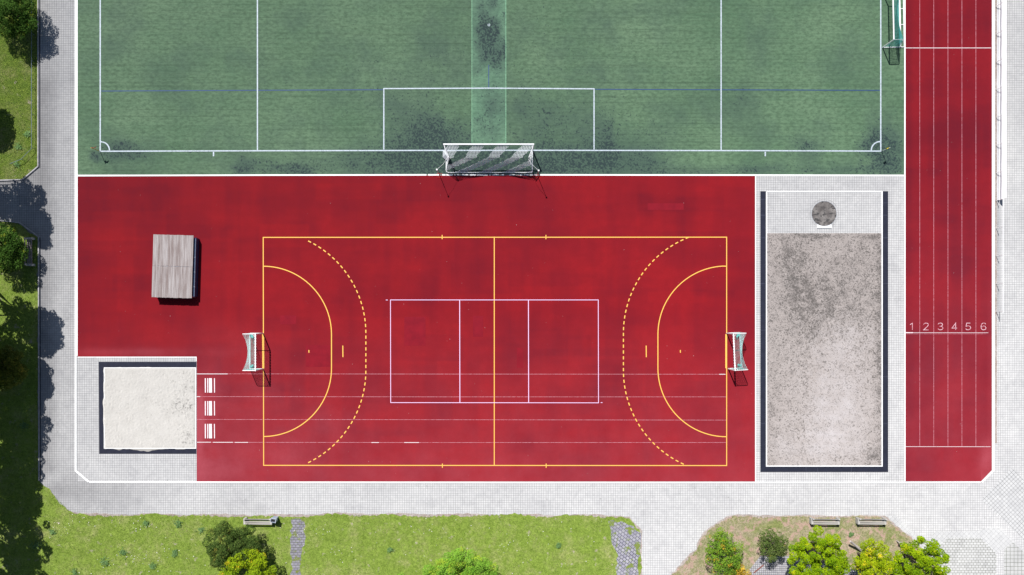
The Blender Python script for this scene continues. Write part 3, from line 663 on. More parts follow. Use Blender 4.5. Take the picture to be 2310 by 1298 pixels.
def dirt_h(X, Y):
    hot = [(1790, 580, 22, 26, 1), (1800, 650, 24, 34, 1.2), (1830, 700, 34, 36, 1.1), (1870, 640, 50, 50, 1.0), (1812, 790, 24, 40, 0.8), (1826, 850, 16, 40, 0.6), (1980, 740, 6, 120, 0.8), (1940, 800, 26, 60, 0.7), (1810, 970, 14, 24, 0.4), (1950, 640, 26, 60, 0.8), (1860, 1035, 60, 8, 0.4), (1870, 720, 60, 60, 0.8)]
    h1, s1 = dents(X, Y, 5200, hot, 0.5, 1.3, 0.020, 8)
    h2, s2 = dents(X, Y, 9000, [(0, 0, -1, 0, 1)], 0.5, 1.3, 0.014, 9)
    big = gauss([(1785, 590, 28, 34, 0.36), (1795, 655, 26, 28, 0.34), (1850, 670, 60, 60, 0.16), (1985, 760, 10, 260, 0.35), (1860, 700, 110, 60, 0.16), (1830, 750, 30, 30, 0.15), (1975, 1030, 20, 18, 0.45), (1930, 600, 60, 80, 0.14), (1745, 920, 16, 120, 0.12), (1840, 533, 40, 5, 0.5), (1960, 535, 15, 5, 0.5), (1800, 540, 60, 20, 0.15)])(X, Y)
    lite = gauss([(1880, 900, 60, 90, 0.5), (1850, 1000, 60, 50, 0.4), (1850, 830, 30, 60, 0.3)])(X, Y)
    cache['d'] = np.clip((s1 * 0.42 + s2 * 0.85) * np.clip(1 - lite * 1.4, 0.2, 1) + 1.25 * big * (0.8 + 0.5 * smooth_noise(X, Y, 5, 3)) - lite * 0.2, 0, 1)
    cache['l'] = np.clip(gauss([(1885, 890, 85, 140, 0.42), (1860, 1000, 90, 60, 0.30), (1930, 760, 60, 40, 0.2), (1760, 1010, 30, 40, 0.15)])(X, Y) * (1 + .22 * smooth_noise(X, Y, 12, 13) + .16 * smooth_noise(X, Y, 4, 14)) - 0.6 * s2 - .5 * s1, 0, 0.7)
    z = 0.045 + h1 + h2 + 0.008 * smooth_noise(X, Y, 12, 4)
    d = np.minimum(np.minimum(X - 1730, 1988 - X), np.minimum(Y - 526.5, 1050.4 - Y))
    return np.minimum(np.maximum(z, 0.029), 0.030 + np.clip(d, 0, 20) * 0.01)
o = grid('grit_field', [(1730, 526.5, 1988, 1050.4)], 1.15, 0.05, DIRT, {'stain': lambda X, Y: cache['d'], 'lite': lambda X, Y: cache['l']}, dirt_h)
struct(o, 'footmarked grey grit landing field for shot put', 'grit')
cx, cy = P(1858.8, 482.5)
mb = MB(); n = 64
mb.f.append(tuple(range(n))); mb.mi.append(0)
mb.v += [(cx + 1.07 * math.cos(2 * math.pi * i / n), cy + 1.07 * math.sin(2 * math.pi * i / n), 0.034) for i in range(n)]
dc = mb.build('throwing_circle', DISC); struct(dc, 'dark round concrete throwing circle', 'throwing circle')
mb = MB(); mb.tube([(cx + 1.08 * math.cos(2 * math.pi * i / n), cy + 1.08 * math.sin(2 * math.pi * i / n), 0.036) for i in range(n + 1)], 0.012, 6, False)
mb.build('steel_ring', STEEL, dc)
L = Lines(0.030)
for i in range(72):
    a = 2 * math.pi * i / 72
    L.z = 0.030; L.line([(cx + 1.11 * math.cos(a), cy + 1.11 * math.sin(a)), (cx + 1.24 * math.cos(a), cy + 1.24 * math.sin(a))], 0.012, px=False)
L.z = 0.031; L.line([(cx + 1.25 * math.cos(2 * math.pi * i / 64), cy + 1.25 * math.sin(2 * math.pi * i / 64)) for i in range(65)], 0.010, px=False)
L.build('radial_joint', plain('dark_joint', (0.2, 0.2, 0.21), 0.9), dc)
mb = MB(); n = 16; a0, a1 = math.radians(-90 - 33), math.radians(-90 + 33)
ins = [(cx + 1.09 * math.cos(a0 + (a1 - a0) * i / n), cy + 1.09 * math.sin(a0 + (a1 - a0) * i / n)) for i in range(n + 1)]
yb = cy - 1.26; outs = [(cx + (p[0] - cx) * 1.04, yb) for p in ins]
for i in range(n):
    mb.quad((*outs[i], .10), (*outs[i + 1], .10), (*ins[i + 1], .10), (*ins[i], .10)); mb.quad((*outs[i], .03), (*outs[i + 1], .03), (*outs[i + 1], .10), (*outs[i], .10)); mb.quad((*ins[i + 1], .03), (*ins[i], .03), (*ins[i], .10), (*ins[i + 1], .10))
mb.quad((*ins[0], .03), (*outs[0], .03), (*outs[0], .10), (*ins[0], .10)); mb.quad((*outs[-1], .03), (*ins[-1], .03), (*ins[-1], .10), (*outs[-1], .10))
o = mb.build('stop_board', WHITE, loc=(cx, cy - 1.2, 0.03)); tag(o, 'curved white stop board at the edge of the throwing circle', 'stop board')

# ---------------------------------------------------------------- nets and goals
def net(mb, pts, r=0.008, n=3, matf=None):
    """pts[i][j] a lattice of points; cords along both directions"""
    I, J = len(pts), len(pts[0])
    for i in range(I):
        for j in range(J):
            for a, b in ((1, 0), (0, 1)):
                if i + a < I and j + b < J:
                    p, q = Vector(pts[i][j]), Vector(pts[i + a][j + b])
                    if (p - q).length < 1e-4: continue
                    rr_ = r
                    if matf:
                        mb.cur, rr_ = matf(i + a / 2, j + b / 2)
                        if rr_ <= 0: continue
                    mb.tube([p, q], rr_, n, False)
def lerp(a, b, t): return tuple(x + (y - x) * t for x, y in zip(a, b))

def football_goal():
    x0, y0 = P(1104.0, 339.6); hw = 3.72
    rt = empty('football_goal', (x0, y0, 0.03), 0, 'full size white football goal with striped net on the green pitch', 'football goal')
    Z = 2.44; D = 1.93; T = 1.05
    mb = MB(); mb.tube([(-hw - .06, 0, Z), (hw + .06, 0, Z)], 0.065, 12); mb.build('crossbar', WHITE, rt, smooth=False)
    for s in (-1, 1):
        mb = MB(); mb.tube([(s * hw, 0, 0), (s * hw, 0, Z - .06)], 0.06, 12); mb.build('post', WHITE, rt)
        mb = MB(); mb.tube([(s * hw, 0, Z - .02), (s * (hw - .12), -.45, Z - .02), (s * (hw - .38), -T, Z - .22)], 0.03, 8)
        mb.build('net_bracket', WHITE, rt)
    mb = MB(); mb.tube([(-hw, -.05, .04), (-hw, -D + .2, .04), (-hw + .06, -D + .06, .04), (-hw + .2, -D, .04), (hw - .2, -D, .04), (hw - .06, -D + .06, .04), (hw, -D + .2, .04), (hw, -.05, .04)], 0.035, 8)
    mb.build('ground_frame', WHITE, rt)
    mb = MB(); c = 0.13; nx = int(2 * hw / c); nt_, nb = 9, 17
    def row_top(t, u):     # from the crossbar back to the sagging rear cord
        sag = 0.45 * (1 - (2 * u - 1) ** 2)
        e = 0.30 * t
        X = -hw + 2 * hw * u; X = X * (hw - e) / hw
        return (X, -T * t * (1 - 0.12 * (1 - (2 * u - 1) ** 2)), Z - (0.22 + sag) * t)
    rows = [[row_top(i / nt_, j / nx) for j in range(nx + 1)] for i in range(nt_ + 1)]
    for i in range(1, nb + 1):
        t = i / nb
        rows.append([lerp(rows[nt_][j], (-hw + 2 * hw * j / nx, -D, 0.05), t)[:2] + (lerp(rows[nt_][j], (0, 0, 0.05), t)[2] - 0.25 * math.sin(math.pi * t) * 0.3,) for j in range(nx + 1)])
    per = 16.0
    def mf(i, j):
        k = j + (i * 0.72 if i < nt_ else nt_ * .72 + (i - nt_) * 1.35)
        return (0, 0.0155) if (k - 2.5) % per < per * 0.48 else (1, 0.004)
    net(mb, rows, matf=mf)
    mb.build('net', [WCORD, DCORD], rt)
    for s in (-1, 1):
        mb = MB(); cols = 8; rws = 16; g_ = []
        for i in range(rws + 1):
            t = i / rws
            top_f = (s * hw, 0, Z); bot_f = (s * hw, 0, .05); top_r = (s * (hw - .30), -T, Z - .22); bot_r = (s * hw, -D, .05)
            a = lerp(top_f, bot_f, t); b = lerp(top_r, bot_r, t)
            g_.append([(lambda p: (p[0] - s * 0.2 * math.sin(math.pi * j / cols) * math.sin(math.pi * t), p[1], p[2]))(lerp(a, b, j / cols)) for j in range(cols + 1)])
        net(mb, g_, matf=lambda i, j: (0, .009)); mb.build('side_net', [WCORD], rt)
    mb = MB()   # folded spare net bunched over the left side frame
    prs = [(-3.98, -.12, .35), (-3.78, -.05, .62), (-3.62, -.35, .66), (-3.42, -.9, .58), (-3.66, -.95, .3), (-4.02, -.62, .12)]
    cpt = (-3.72, -.5, .72)
    for i in range(len(prs)): mb.quad(cpt, prs[i], prs[(i + 1) % len(prs)])
    for i in range(len(prs)):
        a, b = prs[i], prs[(i + 1) % len(prs)]; mb.quad(a, (a[0], a[1], .05), (b[0], b[1], .05), b)
    mb.build('bunched_net', plain('bunched_net_cord', (0.55, 0.58, 0.60), 0.8, .1, .25, 20), rt, smooth=False)
    return rt
football_goal()
for i, (px, py, s) in enumerate(((991.5, 395, 1), (1212.5, 397, -1))):
    x, y = P(px, py); rt = empty('net_support_pole', (x, y, 0.03), 0, ('slim red and white pole left of the big goal net', 'slim red and white pole right of the big goal net')[i], 'net pole', 'poles that hold the goal net back')
    mb = MB(); mb.tube([(0, 0, 0), (0, 0, 1.5)], .025, 8); mb.build('lower_pole', REDP, rt)
    mb = MB(); mb.tube([(0, 0, 1.5), (0, 0, 2.55)], .02, 8); mb.box((0, 0, 2.57), (.12, .12, .06)); mb.build('upper_pole', WHITE, rt)
    mb = MB(); mb.tube([(0, 0, 2.5), (s * .55, .55, 2.32), (s * .85, 1.05, 2.22)], .008, 5); mb.build('rope', WHITE, rt)
    mb = MB(); mb.tube([(-.22, .1, .02), (.22, .1, .02), (.22, -.25, .02), (-.22, -.25, .02), (-.22, .1, .02)], .012, 5); mb.tube([(0, .1, .02), (0, -.25, .02)], .012, 5); mb.build('foot_frame', REDP, rt)

def handball_goal():
    """opening faces +x, feet at x = 0, depth to -x"""
    rt = empty('handball_goal', (0, 0, 0.03), 0, '', 'handball goal', 'small goals on the red court')
    hw = 1.53; Z = 2.08; D = 1.12
    mb = MB(); mb.box((0, 0, Z - .04), (.08, 2 * hw + .08, .08))
    for i in range(13): mb.box((0.002, -hw + .14 + i * (2 * hw - .28) / 12, Z - .04), (.13, .07, .092))
    mb.build('crossbar', WHITE, rt)
    for s in (-1, 1):
        mb = MB(); mb.box((0, s * hw, (Z - .08) / 2), (.08, .08, Z - .08)); mb.build('post', WHITE, rt)
        mb = MB(); mb.tube([(-.04, s * hw, Z - .035), (-D + .12, s * hw, Z - .035), (-D + .03, s * hw, Z - .09), (-D, s * hw, Z - .2), (-D, s * hw, .03)], .028, 8); mb.build('side_bar', WHITE, rt)
        mb = MB(); mb.tube([(-.04, s * hw, .03), (-D, s * hw, .03)], .032, 8); mb.build('foot_bar', WHITE, rt)
        mb = MB(); mb.tube([(-.01, s * (hw - .28), Z - .05), (-.28, s * hw, Z - .05)], .014, 6); mb.build('corner_brace', WHITE, rt)
    mb = MB(); mb.tube([(-D, -hw, .035), (-D, hw, .035)], .04, 8); mb.build('rear_bar', WHITE, rt)
    mb = MB(); c = .10; nx = int(2 * hw / c); n1, n2 = 6, 18; rows = []
    for i in range(n1 + 1):
        t = i / n1; rows.append([(-.06 - (D - .1 - .58 * (1 - abs(2 * j / nx - 1) ** 2.0) * .62) * t, -hw + 2 * hw * j / nx, Z - .05 - .2 * t * (1 - abs(2 * j / nx - 1) ** 2)) for j in range(nx + 1)])
    for i in range(1, n2 + 1):
        t = i / n2; rows.append([lerp(rows[n1][j], (-D + .05, -hw + 2 * hw * j / nx, .05), t) for j in range(nx + 1)])
    net(mb, rows, r=.0055)
    mb.build('net', TEALW, rt)
    for s in (-1, 1):
        mb = MB(); g_ = [[(-.05 - (D - .1) * j / 9, s * (hw - .05 * math.sin(math.pi * j / 9) * math.sin(math.pi * i / 18)), Z - .06 - (Z - .12) * i / 18) for j in range(10)] for i in range(19)]
        net(mb, g_, r=.005)
        mb.build('side_net', TEAL, rt)
        mb = MB()
        for q in range(5):
            mb.box((-D + .12 + .05 * q, s * (hw - .2 - .03 * q), .08 + .05 * q), (.26 - .03 * q, .20 - .02 * q, .052), .3 * q)
        mb.build('bunched_net', TEAL, rt)
    return rt
hg = handball_goal(); hg.location = (*P(593.6, 792.3), .03); hg['label'] = 'handball goal on the left yellow goal line, opening to the right'
h2 = copy_tree(hg); h2.location = (*P(1640.8, 791.8), .03); h2.rotation_euler = (0, 0, math.pi + 0.045); h2['label'] = 'slightly twisted handball goal near the shot put area, opening to the left'

def training_goal():
    fx, fy = P(1990.5, 108); rt = empty('training_goal', (fx, fy, .03), 0.02, 'white goal with teal net parked beside the running track', 'training goal')
    Wd = 5.0; Z = 2.0; D = 1.5; T = .78
    mb = MB(); mb.tube([(0, 0, Z), (0, Wd, Z)], .055, 12); mb.build('crossbar', WHITE, rt)
    for y in (0, Wd):
        mb = MB(); mb.tube([(0, y, 0), (0, y, Z - .05)], .05, 12); mb.build('post', WHITE, rt)
        mb = MB(); mb.tube([(0, y, Z), (T, y, Z), (T + .12, y, Z - .12), (D, y, .05)], .025, 8); mb.build('side_bar', WHITE, rt)
        mb = MB(); mb.tube([(0, y, .04), (D + .36, y, .04)], .035, 8); mb.build('foot_bar', WHITE, rt)
    mb = MB(); mb.box((D, Wd / 2, .07), (.12, Wd, .10)); mb.build('rear_bar', WHITE, rt)
    mb = MB(); mb.box((D + .34, Wd / 2, .06), (.06, Wd, .06))
    for i in range(4): mb.box((D + .18, .55 + 1.37 * i, .05), (.30, .05, .04))
    mb.build('weight_frame', WHITE, rt)
    mb = MB(); rows = []; n_ = 40
    for i in range(7):
        t = i / 6; rows.append([(T * t * (1 - .35 * math.sin(math.pi * j / n_)) + .02, Wd * j / n_, Z - .35 * t * math.sin(math.pi * j / n_)) for j in range(n_ + 1)])
    for i in range(1, 17):
        t = i / 16; rows.append([lerp(rows[6][j], (D - .08, Wd * j / n_, .06), t) for j in range(n_ + 1)])
    net(mb, rows, r=.010)
    for y in (0, Wd):
        net(mb, [[(lambda e: (e * j / 8, y, Z - Z * i / 15 + .05))(T + (D - T) * i / 15) for j in range(9)] for i in range(16)], r=.008)
    mb.build('net', TEAL, rt)
training_goal()

# corner flags
for i, (px, py) in enumerate(((226.5, 342), (1988, 341.8))):
    x, y = P(px, py)
    rt = empty('corner_flag', (x, y, .03), 0, ('yellow corner pole with orange and white flag by the left corner arc', 'white corner pole with yellow flag by the right corner arc')[i], 'corner flag', 'corner flags of the pitch')
    mb = MB(); mb.tube([(0, 0, 0), (0, 0, .25)], .025, 8); mb.build('base_sleeve', DARKM, rt)
    mb = MB(); mb.tube([(0, 0, .25), (0, 0, 1.5)], .024, 8); mb.build('pole', YEL_P if i == 0 else WHITE, rt)
    mb = MB(); n_ = 6
    fl = [((.0 + .34 * k / n_) * (1 if i == 0 else -.75), .05 * math.sin(k * 1.3) - (.08 if i else -.10) * k / n_) for k in range(n_ + 1)]
    for k in range(n_):
        a, b = fl[k], fl[k + 1]; za = .34 * (1 - k / n_ * .35); zb = .34 * (1 - (k + 1) / n_ * .35)
        for dy in (0, .006): mb.quad((a[0], a[1] + dy, 1.48 - za), (b[0], b[1] + dy, 1.48 - zb), (b[0], b[1] + dy, 1.48 - .02 * k), (a[0], a[1] + dy, 1.48 - .02 * max(0, k - 1)))
    mb.build('flag', ORA_F if i == 0 else YEL_F, rt)

# roll-over roof on the high jump mat
gx0, gy0 = G(345.5, 530.5, .9); gx1, gy1 = G(434.3, 672, .78)
rt = empty('mat_shelter', ((gx0 + gx1) / 2, (gy0 + gy1) / 2, .03), math.radians(-1.6), 'low weathered board roof rolled over a blue high jump mat', 'mat shelter')
wx, wy = 3.42, 5.35
mb = MB(); rr = random.Random(3); nb = 24
for half in (0, 1):
    for k in range(nb):
        w_ = wx / nb; ya, yb = ((0.012, wy / 2), (-wy / 2, -.012))[half]
        zc = .86 + rr.uniform(-.004, .004) + (0.012 if half else 0)
        mb.box((-wx / 2 + w_ * (k + .5), (ya + yb) / 2 + rr.uniform(-.012, .012), zc), (w_ - .010, yb - ya, .028))
rf = mb.build('board_roof', PLANK, rt)
mb = MB()
for x in (-wx / 2 + .06, wx / 2 - .06): mb.box((x, 0, .80), (.06, wy - .1, .08))
for y in (-wy / 2 + .15, 0, wy / 2 - .15): mb.box((0, y, .80), (wx - .2, .06, .077))
for x in (-wx / 2 + .06, wx / 2 - .06):
    for y in (-wy / 2 + .12, wy / 2 - .12): mb.box((x, y, .39), (.05, .05, .74))
mb.build('roof_frame', STEEL, rt)
mb = MB(); mb.box((.10, -.02, .36), (3.55, 5.0, .66)); mt = mb.build('jump_mat', BLUE_M, rt)
mb = MB()
for y in (-1.68, -.42, .84): mb.box((1.1, y, .694), (1.55, .014, .006))
mb.tube([(1.84, -2.5, .70), (1.84, 2.4, .70)], .008, 5); mb.build('mat_seam', STEEL, mt)

# benches and the bin
def bench(slat, sides):
    rt = empty('bench', (0, 0, .05), 0, '', 'bench', 'benches around the courts')
    for s in (-1, 1):
        mb = MB(); mb.box((s * 1.13, -.02, .25), (.19, .52, .50), 0, .94); mb.box((s * 1.10, .22, .60), (.15, .11, .22), 0, .9); mb.build('side', sides, rt)
    for y, w_ in ((-.215, .105), (-.055, .105), (.105, .105)):
        mb = MB(); mb.box((0, y, .455), (2.22, w_, .045)); mb.build('seat_slat', slat, rt)
    mb = MB(); mb.box((0, .225, .64), (2.06, .035, .12)); mb.build('backrest', slat, rt)
    return rt
b1 = bench(BENCHW, CONC); b1.location = (*G(582, 1176, .45), .05); b1.rotation_euler = (0, 0, math.radians(-.5)); b1['label'] = 'bench with wooden slats beside the litter bin on the lawn'
b2 = copy_tree(b1); b2.location = (*G(1861.5, 1176, .45), .05); b2['label'] = 'bench on the dry island above the biggest bright green tree'
b3 = copy_tree(b1); b3.location = (*G(1966.5, 1176, .45), .05); b3['label'] = 'bench on the dry island above the yellowish maple'
b4 = bench(BENCHD, CONC); b4.location = (*G(66, 568, .45), .05); b4.rotation_euler = (0, 0, math.radians(90.5)); b4['label'] = 'old dark bench in the shade of the left shrub'
bx, by = G(616.5, 1174.5, .8)
rt = empty('litter_bin', (bx, by, .05), -.15, 'open blue grey litter bin standing next to the bench', 'litter bin')
mb = MB(); mb.box((-.19, 0, .42), (.03, .32, .80)); mb.box((.19, 0, .42), (.03, .32, .80)); mb.box((0, .15, .42), (.35, .03, .80)); mb.box((0, -.15, .42), (.35, .03, .80)); mb.box((0, 0, .05), (.34, .26, .04)); mb.build('body', BINM, rt)
mb = MB(); mb.box((0, 0, .40), (.345, .265, .6)); mb.build('liner', BLACK, rt)
mb = MB(); mb.box((.07, .17, .83), (.42, .08, .03)); mb.box((.22, 0, .83), (.05, .36, .03)); mb.build('rim', STEEL, rt)

# railing with banner
rx, ry = P(2246.5, 703)
rt = empty('railing', (rx, ry, .02), 0, 'white tubular railing beside the running track', 'railing')
for k in range(17):
    y = 2.39 * k; mb = MB(); mb.tube([(0, y, 0), (0, y, .95)], .025, 8); mb.build('post', WHITE, rt)
mb = MB(); mb.tube([(0, -.15, .97), (0, 2.39 * 16 + .1, .97)], .030, 8); mb.build('top_rail', WHITE, rt)
mb = MB(); mb.tube([(0, 0, .5), (0, 2.39 * 16, .5)], .012, 6); mb.build('middle_rail', WHITE, rt)
bnx, bny = P(2249.0, 453)
mb = MB(); n_ = 90; y1 = 28.0
for k in range(n_):
    ya, yb = y1 * k / n_, y1 * (k + 1) / n_
    for q in range(6):
        def pt(y, t): return (.02 + .02 * math.sin(y * 2.6) * math.sin(math.pi * t) + .26 * t, y + (.12 * t if y == 0 else 0), .04 + .98 * t - .10 * t * t)
        mb.quad(pt(yb, q / 6), pt(ya, q / 6), pt(ya, (q + 1) / 6), pt(yb, (q + 1) / 6))
mb.v = [(a + bnx - rx - .04, b, c) for a, b, c in mb.v]
o = mb.build('banner', VINYL); o.location = (rx + .0, bny, .02)
so = o.modifiers.new('t', 'SOLIDIFY'); so.thickness = .012
tag(o, 'long blank white banner tied to the railing', 'banner')

# low rail on the left lawn
FENCEM = plain('blue_grey_fence_steel', (0.12, 0.16, 0.20), 0.5, .4, .3, 5)
x, y = P(77, 60); rt = empty('low_fence', (x, y, .05), 0, 'low thin metal fence along the upper left lawn', 'fence')
pts = [P(78.5, -120), P(78.5, 338), P(55, 362), P(30, 372)]; pl = [(a - x, b - y, .42) for a, b in pts]
mb = MB(); mb.tube(pl, .022, 6); mb.build('rail', FENCEM, rt)
for a, b in ((77.5, -100), (78, -40), (78.2, 20), (78.5, 80), (78.5, 140), (78.5, 200), (78.5, 260), (78.5, 336), (55, 362), (31, 371.5)):
    q = P(a, b); mb = MB(); mb.tube([(q[0] - x, q[1] - y, 0), (q[0] - x, q[1] - y, .41)], .02, 6); mb.build('post', FENCEM, rt)

# leaning log and a small stake on the island
a = G(1919, 1222, .9); b = P(1944, 1243)
mb = MB(); mb.tube([(a[0], a[1], .85), lerp((a[0], a[1], .85), (b[0], b[1], .12), .5), (b[0], b[1], .12)], [.085, .1, .13], 9)
o = mb.build('leaning_log', LOGM, loc=(b[0], b[1], .05)); tag(o, 'bare grey log leaning beside the yellowish maple', 'log')
a = P(2022, 1220)
mb = MB(); mb.tube([(a[0], a[1], .05), (a[0] + .08, a[1] - .05, .55)], .05, 8); mb.box((a[0] + .08, a[1] - .05, .58), (.22, .18, .05), .4)
o = mb.build('wooden_stake', LOGM, loc=(a[0], a[1], .05)); tag(o, 'short wooden stake above the rightmost maple', 'stake')

# ---------------------------------------------------------------- grass blades
def inpoly(X, Y, poly):
    c = np.zeros(X.shape, bool); n = len(poly)
    for i in range(n):
        x1, y1 = poly[i]; x2, y2 = poly[(i + 1) % n]
        if y1 == y2: continue
        t = ((y1 > Y) != (y2 > Y)) & (X < (x2 - x1) * (Y - y1) / (y2 - y1) + x1); c ^= t
    return c
def tufts(name, poly, box_, dens, mat, label, hmin=.03, hmax=.08, holes=(), edge=0):
    x0, y0, x1, y1 = box_; area = (x1 - x0) * (y1 - y0) / PPM ** 2; n = int(area * dens)
    X = R.uniform(x0, x1, n); Y = R.uniform(y0, y1, n); k = inpoly(X, Y, poly)
    for h in holes: k &= ~(inpoly(X, Y, h) & (R.random(n) > 0.12))
    X, Y = X[k], Y[k]; n = len(X)
    cx = (X - NX) / PPM; cy = (NY - Y) / PPM
    B = 4; cx = np.repeat(cx, B) + R.normal(0, .018, n * B); cy = np.repeat(cy, B) + R.normal(0, .018, n * B); N = n * B
    a = R.uniform(0, 6.283, N); w = R.uniform(.006, .014, N); h = R.uniform(hmin, hmax, N) * (1 + np.repeat(R.random(n) > .96, B) * 1.2); l = R.uniform(.02, .07, N)
    V = np.zeros((N, 3, 3)); ux, uy = np.cos(a), np.sin(a)
    V[:, 0] = np.stack([cx - uy * w, cy + ux * w, np.full(N, .048)], -1); V[:, 1] = np.stack([cx + uy * w, cy - ux * w, np.full(N, .048)], -1)
    V[:, 2] = np.stack([cx + ux * l, cy + uy * l, .048 + h], -1)
    me = bpy.data.meshes.new(name); me.from_pydata(V.reshape(-1, 3).tolist(), [], np.arange(N * 3).reshape(-1, 3).tolist()); me.materials.append(mat)
    at = me.attributes.new('tint', 'FLOAT', 'FACE'); at.data.foreach_set('value', np.clip(np.repeat(R.random(n), B) + R.normal(0, .1, N), 0, 1).astype(np.float32))
    o = bpy.data.objects.new(name, me); COL.objects.link(o); tag(o, label, 'grass', kind='stuff'); return o
tufts('grass_blades', L1, (-60, -60, 90, 412), 170, BLADE, 'short grass blades of the upper left lawn')
tufts('grass_blades', L2, (-60, 500, 1450, 1340), 120, BLADE, 'short grass blades of the lower lawn', holes=([(652, 1172), (690, 1172), (690, 1400), (646, 1400)], [(1380, 1180), (1444, 1180), (1444, 1400), (1390, 1400)]))
tufts('grass_blades', L3, (1480, 1160, 2150, 1340), 90, BLADE_D, 'sparse dry grass blades of the planted island', hmax=.06, holes=([(1690, 1254), (1990, 1254), (1990, 1500), (1690, 1500)],))

WEEDM = blades('weed_leaves', (0.07, 0.15, 0.04), (0.15, 0.25, 0.09), (0.11, 0.20, 0.05))
def weeds():
    rr = random.Random(4); polys = []
    for cx, cy, q in ((405, 1180, 9), (280, 1246, 8), (238, 1268, 10), (345, 1276, 8), (396, 1246, 7), (64, 303, 7), (44, 332, 8), (40, 372, 7), (85, 1230, 12), (120, 1200, 7), (330, 1180, 6), (1005, 1290, 8), (170, 1290, 7), (455, 1195, 6), (880, 1240, 5), (1260, 1230, 5), (55, 960, 9), (1918, 1205, 4)): polys.append([(cx + q * rr.uniform(.5, 1.1) * math.cos(k), cy + q * rr.uniform(.5, 1.1) * math.sin(k)) for k in (0, .9, 1.8, 2.7, 3.6, 4.5, 5.4)])
    mbw = MB(); T = []
    for p in polys:
        for _ in range(95):
            a = rr.choice(p); b = rr.choice(p); t = rr.random(); c = (sum(q[0] for q in p) / 7, sum(q[1] for q in p) / 7)
            x, y = P(c[0] + rr.gauss(0, math.dist(a, c) * .62), c[1] + rr.gauss(0, math.dist(b, c) * .62)); an = rr.uniform(0, 6.28); l = rr.uniform(.05, .11); w = l * .35; z = .05 + rr.uniform(.03, .16)
            ux, uy = math.cos(an), math.sin(an)
            mbw.quad((x - ux * l, y - uy * l, z - .02), (x - uy * w, y + ux * w, z), (x + ux * l, y + uy * l, z + rr.uniform(-.02, .03)), (x + uy * w, y - ux * w, z)); T.append(rr.random())
    o = mbw.build('weeds', WEEDM); o.data.attributes.new('tint', 'FLOAT', 'FACE').data.foreach_set('value', T); tag(o, 'darker broad leaved weeds growing in the lawns', 'weeds', kind='stuff')
weeds()
# pale clover and dry flecks on the lawn are loose daisies
def daisies():
    mb = MB(); rr = random.Random(21)
    spots = [(318, 1188), (380, 1243), (300, 1255), (320, 1263), (258, 1267), (150, 1180), (700, 1195), (780, 1250), (1000, 1200), (1150, 1230)]
    for _ in range(190):
        if rr.random() < .6: c = rr.choice(spots); px, py = rr.gauss(c[0], 26), rr.gauss(c[1], 10)
        else: px, py = rr.uniform(100, 1380), rr.uniform(1166, 1298)
        if not inpoly(np.array([px]), np.array([py]), L2 if py > 480 else L1)[0]: continue
        x, y = P(px, py); r = rr.uniform(.015, .04); z = .05 + rr.uniform(.04, .09)
        mb.v += [(x + r * math.cos(k * 1.0472), y + r * math.sin(k * 1.0472), z) for k in range(6)]; i = len(mb.v) - 6; mb.f.append(tuple(range(i, i + 6))); mb.mi.append(0)
    o = mb.build('daisies', plain('daisy_petals', (0.72, 0.70, 0.62), .8)); tag(o, 'tiny pale daisies scattered in the lower lawn', 'flowers', kind='stuff')
daisies()

# ---------------------------------------------------------------- trees and shrubs
def crown_mesh(name, clumps, mat, leaf, per, seed):
    rg = np.random.default_rng(seed); VS = []; TI = []
    for (cx, cy, cz, r, t0) in clumps:
        n = int(per * (r / .6) ** 2)
        d = rg.normal(size=(n, 3)); d /= np.linalg.norm(d, axis=1)[:, None]
        d[:, 2] = np.where(rg.random(n) < .6, np.abs(d[:, 2]), d[:, 2])
        rad = r * rg.uniform(.62, 1.08, n) ** .6 * (1 + .16 * np.sin(d[:, 0] * 5 + seed) * np.cos(d[:, 1] * 6))
        c = np.array([cx, cy, cz]) + d * rad[:, None] * np.array([1, 1, .78])
        nn = d * .6 + rg.normal(size=(n, 3)) * .55 + np.array([0, 0, .55]); nn /= np.linalg.norm(nn, axis=1)[:, None]
        u = np.cross(nn, rg.normal(size=(n, 3))); u /= np.linalg.norm(u, axis=1)[:, None]; v = np.cross(nn, u)
        s = leaf * rg.uniform(.6, 1.35, n)[:, None]
        VS.append(np.stack([c - u * s, c - v * s * .55, c + u * s, c + v * s * .55], 1).reshape(-1, 3))
        TI.append(np.clip(t0 + rg.normal(0, .22, n), 0, 1))
    V = np.concatenate(VS); T = np.concatenate(TI); nf = len(T)
    me = bpy.data.meshes.new(name); me.vertices.add(len(V)); me.vertices.foreach_set('co', V.astype(np.float32).ravel())
    me.loops.add(nf * 4); me.loops.foreach_set('vertex_index', np.arange(nf * 4)); me.polygons.add(nf)
    me.polygons.foreach_set('loop_start', np.arange(nf) * 4); me.polygons.foreach_set('loop_total', np.full(nf, 4))
    me.update(); me.materials.append(mat)
    at = me.attributes.new('tint', 'FLOAT', 'FACE'); at.data.foreach_set('value', T.astype(np.float32))
    return me
